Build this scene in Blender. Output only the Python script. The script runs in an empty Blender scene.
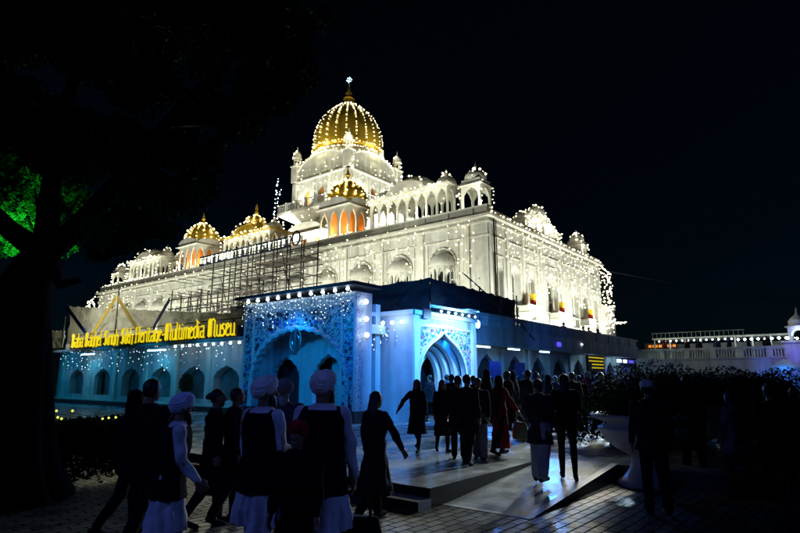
import bpy, math, random
from mathutils import Vector, Matrix, noise
R = random.Random(11)
rad = math.radians
sin, cos, pi = math.sin, math.cos, math.pi
sc = bpy.context.scene
COL = sc.collection

# ------------------------------------------------------------------ camera
# world axes: X runs away along the right-hand facades, Y along the left-hand facades
CAM_Z = 1.75; PITCH = 11.34; FPX = 556.0; YAW = 38.4
cam = bpy.data.cameras.new('camera'); cam.sensor_width = 36; cam.lens = FPX / 800 * 36
cam.clip_end = 3000; cam.clip_start = .05
camo = bpy.data.objects.new('camera', cam); COL.objects.link(camo); sc.camera = camo
camo.location = (0, 0, CAM_Z)
camo.rotation_euler = (rad(90 + PITCH), 0, rad(YAW - 90))

# ------------------------------------------------------------------ sky (night), faint fill sun, exposure
w = bpy.data.worlds.new('World'); sc.world = w; w.use_nodes = True
nt = w.node_tree; bgn = nt.nodes['Background']
sky = nt.nodes.new('ShaderNodeTexSky'); sky.sky_type = 'NISHITA'; sky.sun_disc = False
sky.sun_elevation = rad(24); sky.sun_rotation = rad(150); sky.air_density = 1.0; sky.dust_density = .3; sky.ozone_density = 4
tint = nt.nodes.new('ShaderNodeMix'); tint.data_type = 'RGBA'; tint.blend_type = 'MULTIPLY'; tint.inputs[0].default_value = 1; tint.inputs[7].default_value = (.22, .72, 1.0, 1)
nt.links.new(sky.outputs[0], tint.inputs[6]); nt.links.new(tint.outputs[2], bgn.inputs[0]); bgn.inputs[1].default_value = 0.0008
ml = bpy.data.lights.new('faint_fill_sun', 'SUN'); ml.energy = .004; ml.angle = rad(.5); ml.color = (.75, .85, 1)  # unseen sun lamp added as a trace of fill
mo = bpy.data.objects.new('faint_fill_sun', ml); COL.objects.link(mo); mo.rotation_euler = (rad(66), 0, rad(-150))
sc.view_settings.view_transform = 'Standard'; sc.view_settings.look = 'None'
sc.view_settings.exposure = 0; sc.view_settings.gamma = 1; sc.view_settings.use_curve_mapping = False
sc.cycles.sample_clamp_indirect = 2.0; sc.cycles.sample_clamp_direct = 0
sc.cycles.max_bounces = 5; sc.cycles.use_denoising = True
sc.cycles.use_light_tree = True
sc.cycles.caustics_reflective = False; sc.cycles.caustics_refractive = False

# lamps of the floodlighting, and added fill lamps
WARM = (1, 1, .83); BLUE = (.003, .19, 1); CYAN = (.0, .40, .90)
def aim(o, tgt):
    d = Vector(tgt) - o.location; o.rotation_euler = d.to_track_quat('-Z', 'Y').to_euler()
def spot(loc, tgt, e, col, ang=100, size=.15, blend=.8):
    l = bpy.data.lights.new('flood', 'SPOT'); l.energy = e; l.color = col; l.spot_size = rad(ang); l.spot_blend = blend; l.shadow_soft_size = size
    o = bpy.data.objects.new('flood', l); COL.objects.link(o); o.location = loc; aim(o, tgt); return o
def point(loc, e, col, size=.12):
    l = bpy.data.lights.new('glow_or_fill', 'POINT'); l.energy = e; l.color = col; l.shadow_soft_size = size
    o = bpy.data.objects.new('glow_or_fill', l); COL.objects.link(o); o.location = loc; return o

# ------------------------------------------------------------------ photo geometry (for working out where things stand)
def at(px, y, d, z=0.0):
    """ground-plan point seen in column px (row y) at forward distance d"""
    p = rad(PITCH); a = (px - 400) / FPX; b = (266.5 - y) / FPX
    fx = cos(p) - b * sin(p); r = a / fx * d
    yw = rad(YAW)
    return Vector((r * sin(yw) + d * cos(yw), -r * cos(yw) + d * sin(yw), z))

# ------------------------------------------------------------------ materials
def mat(name, col, rough=.6, metal=0, emit=None, es=0, noise_amt=.12, nscale=2.0, bump=0.0, sampled=False, spec=.5):
    m = bpy.data.materials.new(name); m.use_nodes = True; t = m.node_tree; b = t.nodes['Principled BSDF']
    b.inputs['Roughness'].default_value = rough; b.inputs['Metallic'].default_value = metal
    b.inputs['Specular IOR Level'].default_value = spec
    if emit:
        b.inputs['Base Color'].default_value = (*col, 1)
        b.inputs['Emission Color'].default_value = (*emit, 1); b.inputs['Emission Strength'].default_value = es
        if not sampled: m.cycles.emission_sampling = 'NONE'
        return m
    tc = t.nodes.new('ShaderNodeTexCoord'); nz = t.nodes.new('ShaderNodeTexNoise'); nz.inputs['Scale'].default_value = nscale
    nz.inputs['Detail'].default_value = 6; t.links.new(tc.outputs['Object'], nz.inputs['Vector'])
    rp = t.nodes.new('ShaderNodeValToRGB'); t.links.new(nz.outputs[0], rp.inputs[0])
    rp.color_ramp.elements[0].position = .3; rp.color_ramp.elements[1].position = .7
    rp.color_ramp.elements[0].color = (*[c * (1 - noise_amt) for c in col], 1)
    rp.color_ramp.elements[1].color = (*[min(1, c * (1 + noise_amt)) for c in col], 1)
    t.links.new(rp.outputs[0], b.inputs['Base Color'])
    if bump:
        bp = t.nodes.new('ShaderNodeBump'); bp.inputs['Strength'].default_value = bump; bp.inputs['Distance'].default_value = .02
        t.links.new(nz.outputs[0], bp.inputs['Height']); t.links.new(bp.outputs[0], b.inputs['Normal'])
    return m
def weathered(name, col, streak=.25):
    m = mat(name, col, .55); t = m.node_tree; b = t.nodes['Principled BSDF']
    tc = t.nodes.new('ShaderNodeTexCoord'); mp = t.nodes.new('ShaderNodeMapping'); mp.inputs['Scale'].default_value = (1.3, 1.3, .12)
    t.links.new(tc.outputs['Object'], mp.inputs[0])
    n = t.nodes.new('ShaderNodeTexNoise'); n.inputs['Scale'].default_value = 1.5; n.inputs['Detail'].default_value = 8
    t.links.new(mp.outputs[0], n.inputs[0])
    r = t.nodes.new('ShaderNodeMapRange'); r.inputs['From Min'].default_value = .35; r.inputs['From Max'].default_value = .62
    r.inputs['To Min'].default_value = 1 - streak; r.inputs['To Max'].default_value = 1
    t.links.new(n.outputs[0], r.inputs[0])
    mx = t.nodes.new('ShaderNodeMix'); mx.data_type = 'RGBA'; mx.blend_type = 'MULTIPLY'; mx.inputs[0].default_value = 1
    src = b.inputs['Base Color'].links[0].from_socket
    t.links.new(src, mx.inputs[6]); t.links.new(r.outputs[0], mx.inputs[7]); t.links.new(mx.outputs[2], b.inputs['Base Color'])
    # large stone slabs
    bk = t.nodes.new('ShaderNodeTexBrick'); bk.inputs['Scale'].default_value = 1; bk.inputs['Brick Width'].default_value = 1.2
    bk.inputs['Row Height'].default_value = .6; bk.inputs['Mortar Size'].default_value = .008
    cb = t.nodes.new('ShaderNodeCombineXYZ'); sp = t.nodes.new('ShaderNodeSeparateXYZ'); ad = t.nodes.new('ShaderNodeMath')
    t.links.new(tc.outputs['Object'], sp.inputs[0]); t.links.new(sp.outputs[0], ad.inputs[0]); t.links.new(sp.outputs[1], ad.inputs[1])
    t.links.new(ad.outputs[0], cb.inputs[0]); t.links.new(sp.outputs[2], cb.inputs[1]); t.links.new(cb.outputs[0], bk.inputs['Vector'])
    bp = t.nodes.new('ShaderNodeBump'); bp.inputs['Strength'].default_value = .4; bp.inputs['Distance'].default_value = .02; bp.invert = True
    t.links.new(bk.outputs['Fac'], bp.inputs['Height']); t.links.new(bp.outputs[0], b.inputs['Normal'])
    return m
M = {}
M['marble'] = weathered('white_marble_wall', (.66, .67, .60))
M['trim'] = mat('white_marble_trim', (.66, .66, .58), .4)
M['wallw'] = weathered('painted_white_wall', (.55, .56, .56), .35)
M['nichep'] = mat('dark_teal_niche', (.10, .13, .14), .5, noise_amt=.5, nscale=1.5)  # niche backs set darker than the wall round them
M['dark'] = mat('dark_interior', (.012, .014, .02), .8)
M['glassd'] = mat('dark_window_glass', (.02, .03, .04), .12)
M['gold'] = mat('gilded_copper', (.78, .52, .05), .32, .55, noise_amt=.25, nscale=6, bump=.4)
M['orange'] = mat('orange_glow_colour', (.75, .30, .05), .7)  # orange glow put into the colour
M['tarp_dark'] = mat('dark_blue_tarpaulin', (.018, .022, .030), .55, bump=.5, nscale=1.2, noise_amt=.3)
M['tarp_white'] = mat('dirty_white_canvas', (.42, .42, .36), .8, bump=.6, nscale=1.0, noise_amt=.25)
def translucent(m, k):
    t = m.node_tree; b = t.nodes['Principled BSDF']; o = t.nodes['Material Output']; tr = t.nodes.new('ShaderNodeBsdfTranslucent'); mx = t.nodes.new('ShaderNodeMixShader')
    mx.inputs[0].default_value = k; t.links.new(b.inputs['Base Color'].links[0].from_socket, tr.inputs[0]); t.links.new(b.outputs[0], mx.inputs[1]); t.links.new(tr.outputs[0], mx.inputs[2]); t.links.new(mx.outputs[0], o.inputs[0])
translucent(M['tarp_white'], .5)
M['steel'] = mat('scaffold_tube_steel', (.022, .02, .018), .5, .3)
M['board'] = mat('scaffold_plank_wood', (.035, .028, .02), .8)
M['signb'] = mat('navy_sign_board', (.010, .022, .05), .35)
M['wire'] = mat('black_wire', (.02, .02, .02), .7)
M['bark'] = mat('tree_bark', (.02, .016, .012), .95, bump=1, nscale=8, spec=.05)
M['leaf'] = mat('tree_leaf', (.030, .075, .018), .9, noise_amt=.5, nscale=20, spec=.08)
M['leafd'] = mat('shrub_leaf', (.018, .04, .016), .9, noise_amt=.5, nscale=20, spec=.1)
M['urn'] = mat('white_stone_urn', (.45, .45, .48), .5)
M['redp'] = mat('red_paint', (.6, .03, .02), .6)
M['yelp'] = mat('yellow_paint', (.8, .5, .02), .6)
M['blueribbon'] = mat('blue_cloth', (.02, .05, .4), .8)
M['yelribbon'] = mat('yellow_cloth', (.6, .42, .02), .8)
M['bluepanel'] = mat('blue_counter_panel', (.02, .05, .32), .5)
M['brownwall'] = mat('brown_panel', (.09, .05, .03), .7)
M['plinth'] = mat('dark_red_granite', (.06, .025, .025), .3)
M['rim'] = mat('pale_stone_edge', (.5, .5, .47), .35)
M['stepdark'] = mat('dark_riser', (.035, .035, .04), .4)  # darker tone for step and platform sides
M['bulbw'] = mat('warm_white_bulb', (1, 1, .9), emit=(1, .88, .54), es=6)
M['bulbg'] = mat('gold_bulb', (1, .9, .5), emit=(1, .80, .34), es=5)
M['bulbc'] = mat('cool_white_bulb', (1, 1, 1), emit=(.80, .93, 1), es=9)
M['bulbs'] = mat('small_cool_led', (1, 1, 1), emit=(.65, .85, .95), es=2.2)
M['tube'] = mat('tube_lamp_lens', (1, 1, 1), emit=(.45, .8, 1), es=5)
M['bluelens'] = mat('blue_flood_lens', (.3, .5, 1), emit=(.25, .5, 1), es=25)
M['yled'] = mat('yellow_lit_letter', (.8, .7, .02), emit=(1, .76, .01), es=.8)
M['wled'] = mat('white_lit_letter', (1, 1, .9), emit=(1, 1, .75), es=1.2)
M['cyled'] = mat('cyan_lit_letter', (.3, .8, .8), emit=(.3, .9, .8), es=.8)
M['orled'] = mat('amber_lit_sign', (.8, .4, .05), emit=(1, .32, .06), es=.8)
M['viol'] = mat('violet_lit_panel', (.2, .1, .8), emit=(.12, .09, .9), es=1.0)
M['greenb'] = mat('yellow_green_fairy_led', (.8, .9, .1), emit=(.95, 1, .12), es=1.6)
M['fl_p'] = mat('purple_inlay', (.28, .03, .35), .4); M['fl_g'] = mat('green_inlay', (.03, .22, .12), .4)
M['fl_b'] = mat('blue_inlay', (.03, .10, .45), .4); M['fl_r'] = mat('crimson_inlay', (.45, .04, .1), .4)
M['iron'] = mat('grey_emblem_metal', (.25, .27, .28), .3, .9)

def floor_mats():
    # brick paving
    m = bpy.data.materials.new('brick_paving'); m.use_nodes = True; t = m.node_tree; b = t.nodes['Principled BSDF']
    tc = t.nodes.new('ShaderNodeTexCoord'); mp = t.nodes.new('ShaderNodeMapping'); mp.inputs['Rotation'].default_value = (0, 0, rad(2))
    t.links.new(tc.outputs['Object'], mp.inputs[0])
    bk = t.nodes.new('ShaderNodeTexBrick'); bk.inputs['Scale'].default_value = 1; bk.inputs['Brick Width'].default_value = .30
    bk.inputs['Row Height'].default_value = .15; bk.inputs['Mortar Size'].default_value = .012; bk.inputs['Mortar Smooth'].default_value = .2
    bk.inputs['Color1'].default_value = (.30, .26, .20, 1); bk.inputs['Color2'].default_value = (.10, .085, .07, 1); bk.inputs['Mortar'].default_value = (.02, .018, .016, 1)
    t.links.new(mp.outputs[0], bk.inputs['Vector'])
    n = t.nodes.new('ShaderNodeTexNoise'); n.inputs['Scale'].default_value = 1.1; n.inputs['Detail'].default_value = 7; t.links.new(tc.outputs['Object'], n.inputs[0])
    mr = t.nodes.new('ShaderNodeMapRange'); mr.inputs['From Min'].default_value = .35; mr.inputs['From Max'].default_value = .65; mr.inputs['To Min'].default_value = .25; mr.inputs['To Max'].default_value = .45
    t.links.new(n.outputs[0], mr.inputs[0]); t.links.new(mr.outputs[0], b.inputs['Roughness'])
    mx = t.nodes.new('ShaderNodeMix'); mx.data_type = 'RGBA'; mx.blend_type = 'MULTIPLY'; mx.inputs[0].default_value = .7
    n2 = t.nodes.new('ShaderNodeTexNoise'); n2.inputs['Scale'].default_value = 9; n2.inputs['Detail'].default_value = 4; t.links.new(tc.outputs['Object'], n2.inputs[0])
    t.links.new(bk.outputs[0], mx.inputs[6]); t.links.new(n2.outputs[0], mx.inputs[7]); t.links.new(mx.outputs[2], b.inputs['Base Color'])
    bp = t.nodes.new('ShaderNodeBump'); bp.inputs['Strength'].default_value = 1; bp.inputs['Distance'].default_value = .02; bp.invert = True
    t.links.new(bk.outputs['Fac'], bp.inputs['Height'])
    bp2 = t.nodes.new('ShaderNodeBump'); bp2.inputs['Strength'].default_value = .6; bp2.inputs['Distance'].default_value = .006
    t.links.new(n2.outputs[0], bp2.inputs['Height']); t.links.new(bp.outputs[0], bp2.inputs['Normal']); t.links.new(bp2.outputs[0], b.inputs['Normal'])
    ms = t.nodes.new('ShaderNodeMapRange'); ms.inputs['To Min'].default_value = .65; ms.inputs['To Max'].default_value = 0
    t.links.new(bk.outputs['Fac'], ms.inputs[0]); t.links.new(ms.outputs[0], b.inputs['Specular IOR Level'])
    M['brick'] = m
    m = bpy.data.materials.new('marble_floor'); m.use_nodes = True; t = m.node_tree; b = t.nodes['Principled BSDF']
    tc = t.nodes.new('ShaderNodeTexCoord')
    bk = t.nodes.new('ShaderNodeTexBrick'); bk.inputs['Scale'].default_value = 1; bk.inputs['Brick Width'].default_value = 1.2; bk.offset = 0
    bk.inputs['Row Height'].default_value = .6; bk.inputs['Mortar Size'].default_value = .006
    bk.inputs['Color1'].default_value = (.52, .52, .50, 1); bk.inputs['Color2'].default_value = (.40, .40, .39, 1); bk.inputs['Mortar'].default_value = (.08, .08, .08, 1)
    t.links.new(tc.outputs['Object'], bk.inputs['Vector'])
    n = t.nodes.new('ShaderNodeTexNoise'); n.inputs['Scale'].default_value = 1.6; n.inputs['Detail'].default_value = 9; n.inputs['Distortion'].default_value = .6; t.links.new(tc.outputs['Object'], n.inputs[0])
    mr = t.nodes.new('ShaderNodeMapRange'); mr.inputs['From Min'].default_value = .3; mr.inputs['From Max'].default_value = .7; mr.inputs['To Min'].default_value = .13; mr.inputs['To Max'].default_value = .38
    t.links.new(n.outputs[0], mr.inputs[0]); t.links.new(mr.outputs[0], b.inputs['Roughness'])
    mr2 = t.nodes.new('ShaderNodeMapRange'); mr2.inputs['From Min'].default_value = .3; mr2.inputs['From Max'].default_value = .7; mr2.inputs['To Min'].default_value = .6; mr2.inputs['To Max'].default_value = 1
    t.links.new(n.outputs[0], mr2.inputs[0])
    mx = t.nodes.new('ShaderNodeMix'); mx.data_type = 'RGBA'; mx.blend_type = 'MULTIPLY'; mx.inputs[0].default_value = 1
    t.links.new(bk.outputs[0], mx.inputs[6]); t.links.new(mr2.outputs[0], mx.inputs[7]); t.links.new(mx.outputs[2], b.inputs['Base Color'])
    bp = t.nodes.new('ShaderNodeBump'); bp.inputs['Strength'].default_value = .35; bp.inputs['Distance'].default_value = .01
    t.links.new(n.outputs[0], bp.inputs['Height']); t.links.new(bp.outputs[0], b.inputs['Normal'])
    M['floor'] = m
    # carved / inlaid lace pattern for the big portal
    m = bpy.data.materials.new('floral_inlay_wall'); m.use_nodes = True; t = m.node_tree; b = t.nodes['Principled BSDF']; b.inputs['Roughness'].default_value = .35
    tc = t.nodes.new('ShaderNodeTexCoord')
    n = t.nodes.new('ShaderNodeTexNoise'); n.inputs['Scale'].default_value = 3; n.inputs['Detail'].default_value = 2; t.links.new(tc.outputs['Object'], n.inputs[0])
    mxv = t.nodes.new('ShaderNodeMix'); mxv.data_type = 'RGBA'; mxv.inputs[0].default_value = .22; t.links.new(tc.outputs['Object'], mxv.inputs[6]); t.links.new(n.outputs[1], mxv.inputs[7])
    v = t.nodes.new('ShaderNodeTexVoronoi'); v.feature = 'DISTANCE_TO_EDGE'; v.inputs['Scale'].default_value = 10; t.links.new(mxv.outputs[2], v.inputs['Vector'])
    v2 = t.nodes.new('ShaderNodeTexVoronoi'); v2.feature = 'F1'; v2.inputs['Scale'].default_value = 21; t.links.new(mxv.outputs[2], v2.inputs['Vector'])
    c1 = t.nodes.new('ShaderNodeMath'); c1.operation = 'LESS_THAN'; c1.inputs[1].default_value = .045; t.links.new(v.outputs[0], c1.inputs[0])
    c2 = t.nodes.new('ShaderNodeMath'); c2.operation = 'LESS_THAN'; c2.inputs[1].default_value = .31; t.links.new(v2.outputs[0], c2.inputs[0])
    mxx = t.nodes.new('ShaderNodeMath'); mxx.operation = 'MAXIMUM'; t.links.new(c1.outputs[0], mxx.inputs[0]); t.links.new(c2.outputs[0], mxx.inputs[1])
    cr = t.nodes.new('ShaderNodeMix'); cr.data_type = 'RGBA'; cr.inputs[6].default_value = (.50, .52, .52, 1); cr.inputs[7].default_value = (.17, .20, .24, 1)
    t.links.new(mxx.outputs[0], cr.inputs[0]); t.links.new(cr.outputs[2], b.inputs['Base Color'])
    bp = t.nodes.new('ShaderNodeBump'); bp.inputs['Strength'].default_value = .8; bp.inputs['Distance'].default_value = .02; bp.invert = True
    t.links.new(mxx.outputs[0], bp.inputs['Height']); t.links.new(bp.outputs[0], b.inputs['Normal'])
    M['inlay'] = m
floor_mats()

# ------------------------------------------------------------------ mesh helpers
class MB:
    def __init__(s): s.v = []; s.f = []; s.m = []; s.mi = 0
    def add(s, vs, fs):
        n = len(s.v); s.v += [tuple(v) for v in vs]; s.f += [tuple(i + n for i in f) for f in fs]; s.m += [s.mi] * len(fs); return s
    def box(s, x0, y0, z0, x1, y1, z1):
        x0, x1 = min(x0, x1), max(x0, x1); y0, y1 = min(y0, y1), max(y0, y1); z0, z1 = min(z0, z1), max(z0, z1)
        return s.add([(x0,y0,z0),(x1,y0,z0),(x1,y1,z0),(x0,y1,z0),(x0,y0,z1),(x1,y0,z1),(x1,y1,z1),(x0,y1,z1)],
                     [(0,3,2,1),(4,5,6,7),(0,1,5,4),(1,2,6,5),(2,3,7,6),(3,0,4,7)])
    def tube(s, pts, r, seg=6, r1=None, caps=True):
        pts = [Vector(p) for p in pts]; n = len(pts); vs = []; fs = []
        for i, p in enumerate(pts):
            d = (pts[min(i+1, n-1)] - pts[max(i-1, 0)]).normalized()
            a = d.orthogonal().normalized() if i == 0 else (a - d * a.dot(d)).normalized()
            b = d.cross(a); rr = r if r1 is None else r + (r1 - r) * i / max(1, n-1)
            for k in range(seg):
                t = 2*pi*k/seg; vs.append(p + a*cos(t)*rr + b*sin(t)*rr)
        for i in range(n-1):
            for k in range(seg):
                k2 = (k+1) % seg; fs.append((i*seg+k, i*seg+k2, (i+1)*seg+k2, (i+1)*seg+k))
        if caps: fs.append(tuple(range(seg))[::-1]); fs.append(tuple((n-1)*seg+k for k in range(seg)))
        return s.add(vs, fs)
    def lathe(s, prof, c=(0,0,0), seg=24, sx=1, sy=1, rib=0, ribn=16, a0=0, a1=2*pi, rot=0):
        full = abs(a1-a0-2*pi) < 1e-6; ns = seg if full else seg+1; vs = []; fs = []
        for r, z in prof:
            for k in range(ns):
                t = a0 + (a1-a0)*k/seg; rr = r*(1+rib*abs(cos(ribn*t/2)))
                vs.append((c[0]+rr*sx*cos(t+rot), c[1]+rr*sy*sin(t+rot), c[2]+z))
        for i in range(len(prof)-1):
            for k in range(seg):
                k2 = (k+1) % ns; fs.append((i*ns+k, i*ns+k2, (i+1)*ns+k2, (i+1)*ns+k))
        if full:
            fs.append(tuple(range(ns))[::-1]); fs.append(tuple((len(prof)-1)*ns+k for k in range(ns)))
        return s.add(vs, fs)
    def bulb(s, c, r):
        x, y, z = c; d = r*.7
        return s.add([(x+r,y,z),(x-r,y,z),(x,y+r,z),(x,y-r,z),(x,y,z+r),(x,y,z-r),(x+d,y+d,z),(x-d,y+d,z),(x-d,y-d,z),(x+d,y-d,z)],
            [(0,6,4),(6,2,4),(2,7,4),(7,1,4),(1,8,4),(8,3,4),(3,9,4),(9,0,4),(6,0,5),(2,6,5),(7,2,5),(1,7,5),(8,1,5),(3,8,5),(9,3,5),(0,9,5)])
    def poly(s, pts, n, th):
        """flat convex-ish polygon extruded by th along n"""
        n = Vector(n)*th; k = len(pts); P = [Vector(p) for p in pts]
        vs = P + [p+n for p in P]
        return s.add(vs, [tuple(range(k))[::-1], tuple(range(k, 2*k))] + [(i, (i+1) % k, k+(i+1) % k, k+i) for i in range(k)])
    def arcade(s, o, d, n, s0, s1, z0, z1, ops, th):
        """wall from s0..s1 along d, z0..z1, thickness th along -n; ops: (centre, [(ds, z)...] outline from left foot to right foot)"""
        o = Vector(o); d = Vector(d); n = Vector(n); up = Vector((0,0,1))
        def P(a, z, b): return o + d*a + up*z - n*(th*b)
        def quad(a, b, c, e): s.add([a, b, c, e], [(0,1,2,3)])
        cur = s0
        for c, out in sorted(ops, key=lambda q: q[0]):
            l = c+out[0][0]; r = c+out[-1][0]
            for b in (0, 1):
                quad(P(cur,z0,b), P(l,z0,b), P(l,z1,b), P(cur,z1,b))
                for (a1, h1), (a2, h2) in zip(out[:-1], out[1:]):
                    if abs(a2-a1) > 1e-6: quad(P(c+a1,h1,b), P(c+a2,h2,b), P(c+a2,z1,b), P(c+a1,z1,b))
            for (a1, h1), (a2, h2) in zip(out[:-1], out[1:]):
                quad(P(c+a1,h1,0), P(c+a2,h2,0), P(c+a2,h2,1), P(c+a1,h1,1))
            if out[0][1] > z0+1e-4:   # opening with a sill
                for b in (0, 1): quad(P(l,z0,b), P(r,z0,b), P(r,out[-1][1],b), P(l,out[0][1],b))
                quad(P(l,out[0][1],0), P(r,out[-1][1],0), P(r,out[-1][1],1), P(l,out[0][1],1))
            cur = r
        for b in (0, 1): quad(P(cur,z0,b), P(s1,z0,b), P(s1,z1,b), P(cur,z1,b))
        quad(P(s0,z1,0), P(s1,z1,0), P(s1,z1,1), P(s0,z1,1)); quad(P(s0,z0,0), P(s1,z0,0), P(s1,z0,1), P(s0,z0,1))
        quad(P(s0,z0,0), P(s0,z1,0), P(s0,z1,1), P(s0,z0,1)); quad(P(s1,z0,0), P(s1,z1,0), P(s1,z1,1), P(s1,z0,1))
        return s
    def build(s, name, mats, parent=None, smooth=False, loc=None):
        me = bpy.data.meshes.new(name); me.from_pydata(s.v, [], s.f)
        for m in (mats if isinstance(mats, (list, tuple)) else [mats]): me.materials.append(m)
        me.polygons.foreach_set('material_index', s.m)
        if smooth: me.polygons.foreach_set('use_smooth', [True]*len(s.f))
        me.update()
        o = bpy.data.objects.new(name, me); COL.objects.link(o)
        if loc is not None: o.location = loc
        if parent: o.parent = parent
        return o
def ball(b, c, r): return b.lathe([(max(.001, r*sin(pi*i/8)), -r*cos(pi*i/8)) for i in range(9)], c, 14)
def tag(o, label=None, cat=None, group=None, kind=None):
    if label: o['label'] = label
    if cat: o['category'] = cat
    if group: o['group'] = group
    if kind: o['kind'] = kind
    return o
def empty(name, loc, label, cat, group=None, rz=0):
    o = bpy.data.objects.new(name, None); COL.objects.link(o); o.location = loc; o.rotation_euler.z = rz; o.empty_display_size = .1
    return tag(o, label, cat, group)
def copy_tree(o, parent=None):
    c = o.copy(); COL.objects.link(c)
    if parent: c.parent = parent
    for ch in list(o.children): copy_tree(ch, c)
    return c
def arch(w, zs, zt, foot=0, cusps=0, n=24, ogee=.25, depth=.06, pw=1.5):
    """outline of a pointed (optionally cusped) arch: half width w/2, springing zs, apex zt"""
    half = []; px_ = -w/2; n2 = n//2
    for i in range(n2+1):
        t = i/(2*n2); th = pi*(1-t); x = cos(th)*w/2; z = sin(th)
        k = min(1, abs(x)/(w/2)); z = (1-ogee)*z + ogee*(1-k)**pw if ogee else z
        zz = zs + (zt-zs)*z
        if cusps:
            c = abs(sin(cusps*pi*t + (0 if cusps % 2 else pi/2))); q = depth*(1-c); x *= (1-q); zz = zs + (zz-zs)*(1-q)
        if i == n2: x = 0
        x = max(x, px_+1e-4) if i else -w/2
        if i == n2: x = 0; 
        x = min(x, 0); px_ = x; half.append((x, zz))
    return [(-w/2, foot)] + half + [(-x, z) for x, z in half[-2::-1]] + [(w/2, foot)]
AX, AY = (1,0,0), (0,1,0); NX, NY = (-1,0,0), (0,-1,0)

# ------------------------------------------------------------------ ground, platform, ramp
g = MB(); g.add([(-500,-500,0),(700,-500,0),(700,700,0),(-500,700,0)], [(0,1,2,3)])
tag(g.build('ground', M['brick']), kind='structure')
pf = MB()
pf.box(6.62, 4.72, 0, 60, 45, .26)          # raised marble floor in front of the portals
pf.box(10.45, -14, 0, 60, 4.72, .259)
pfo = tag(pf.build('pavement', M['floor']), kind='structure')
rs = MB(); rs.box(6.32, 4.70, .0, 6.62, 30, .13); rs.box(6.30, 4.69, .13, 6.34, 30, .134)
rs.mi = 1; rs.box(6.612, 4.71, .13, 6.62, 30, .256); rs.box(6.312, 4.70, 0, 6.32, 30, .126)
rs.box(6.60, 4.711, .0, 10.44, 4.719, .25)  # dark strip laid over the side face of the platform
rs.mi = 0; rs.box(6.32, 4.7, .1301, 6.40, 30, .136)
tag(rs.build('step', [M['rim'], M['stepdark']]), kind='structure')
rp = MB(); rp.add([(7.0,3.5,.004),(7.0,4.71,.004),(10.45,4.71,.2585),(10.45,3.5,.2585),(7,3.5,0),(7,4.71,0),(10.45,4.71,0),(10.45,3.5,0)],
                  [(0,1,2,3)][::-1] + [(0,3,7,4),(1,5,6,2),(2,6,7,3)])
rp.mi = 1; rp.add([(6.98,3.38,.0),(6.98,3.5,.0),(10.45,3.5,.27),(10.45,3.38,.27),(7,3.38,-.01),(10.45,3.38,-.01)], [(0,3,2,1)])
rp.add([(6.9,3.38,.006),(7.0,3.38,.006),(7.0,4.71,.006),(6.9,4.71,.006)], [(0,1,2,3)])
rp.mi = 2; rp.add([(6.98,3.38,.0),(10.45,3.38,0),(10.45,3.38,.27)], [(0,1,2)]); rp.box(10.44, -14, 0, 10.45, 3.38, .256)
tag(rp.build('ramp', [M['floor'], M['rim'], M['stepdark']]), kind='structure')

# ------------------------------------------------------------------ bulbs on strings
ACC = None
def begin():
    global ACC
    ACC = {}
def end(label, name='draped_light_string', cat='string lights', group=None):
    global ACC
    for m, b in ACC.items(): o = tag(b.build(name, [M['wire'], bpy.data.materials[m]]), label, cat, group)
    ACC = None
def string(pts, gap, r, m, label, group, jitter=.0, sag=0, name='light_string', cat='string lights', wire=True):
    P = [Vector(p) for p in pts]; b = MB() if ACC is None else ACC.setdefault(m.name, MB()); b.mi = 0
    if sag:
        a, c = P[0], P[-1]; P = [a.lerp(c, i/10) - Vector((0,0,sag*4*(i/10)*(1-i/10))) for i in range(11)]
    if wire: b.tube(P, .008, 3, caps=False)
    b.mi = 1; carry = gap*R.random()
    for a, c in zip(P[:-1], P[1:]):
        L = (c-a).length
        if L < 1e-6: continue
        d = (c-a)/L; t = carry
        while t < L:
            q = a + d*t + Vector((R.uniform(-1,1), R.uniform(-1,1), R.uniform(-1,1)))*jitter
            b.bulb(q, r*R.uniform(.5, 1.35)); t += gap*(1 + R.uniform(-.5, .5)*(1 if jitter else .1))
        carry = t-L
    if ACC is not None: return None
    return tag(b.build(name, [M['wire'], m]), label, cat, group)

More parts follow.
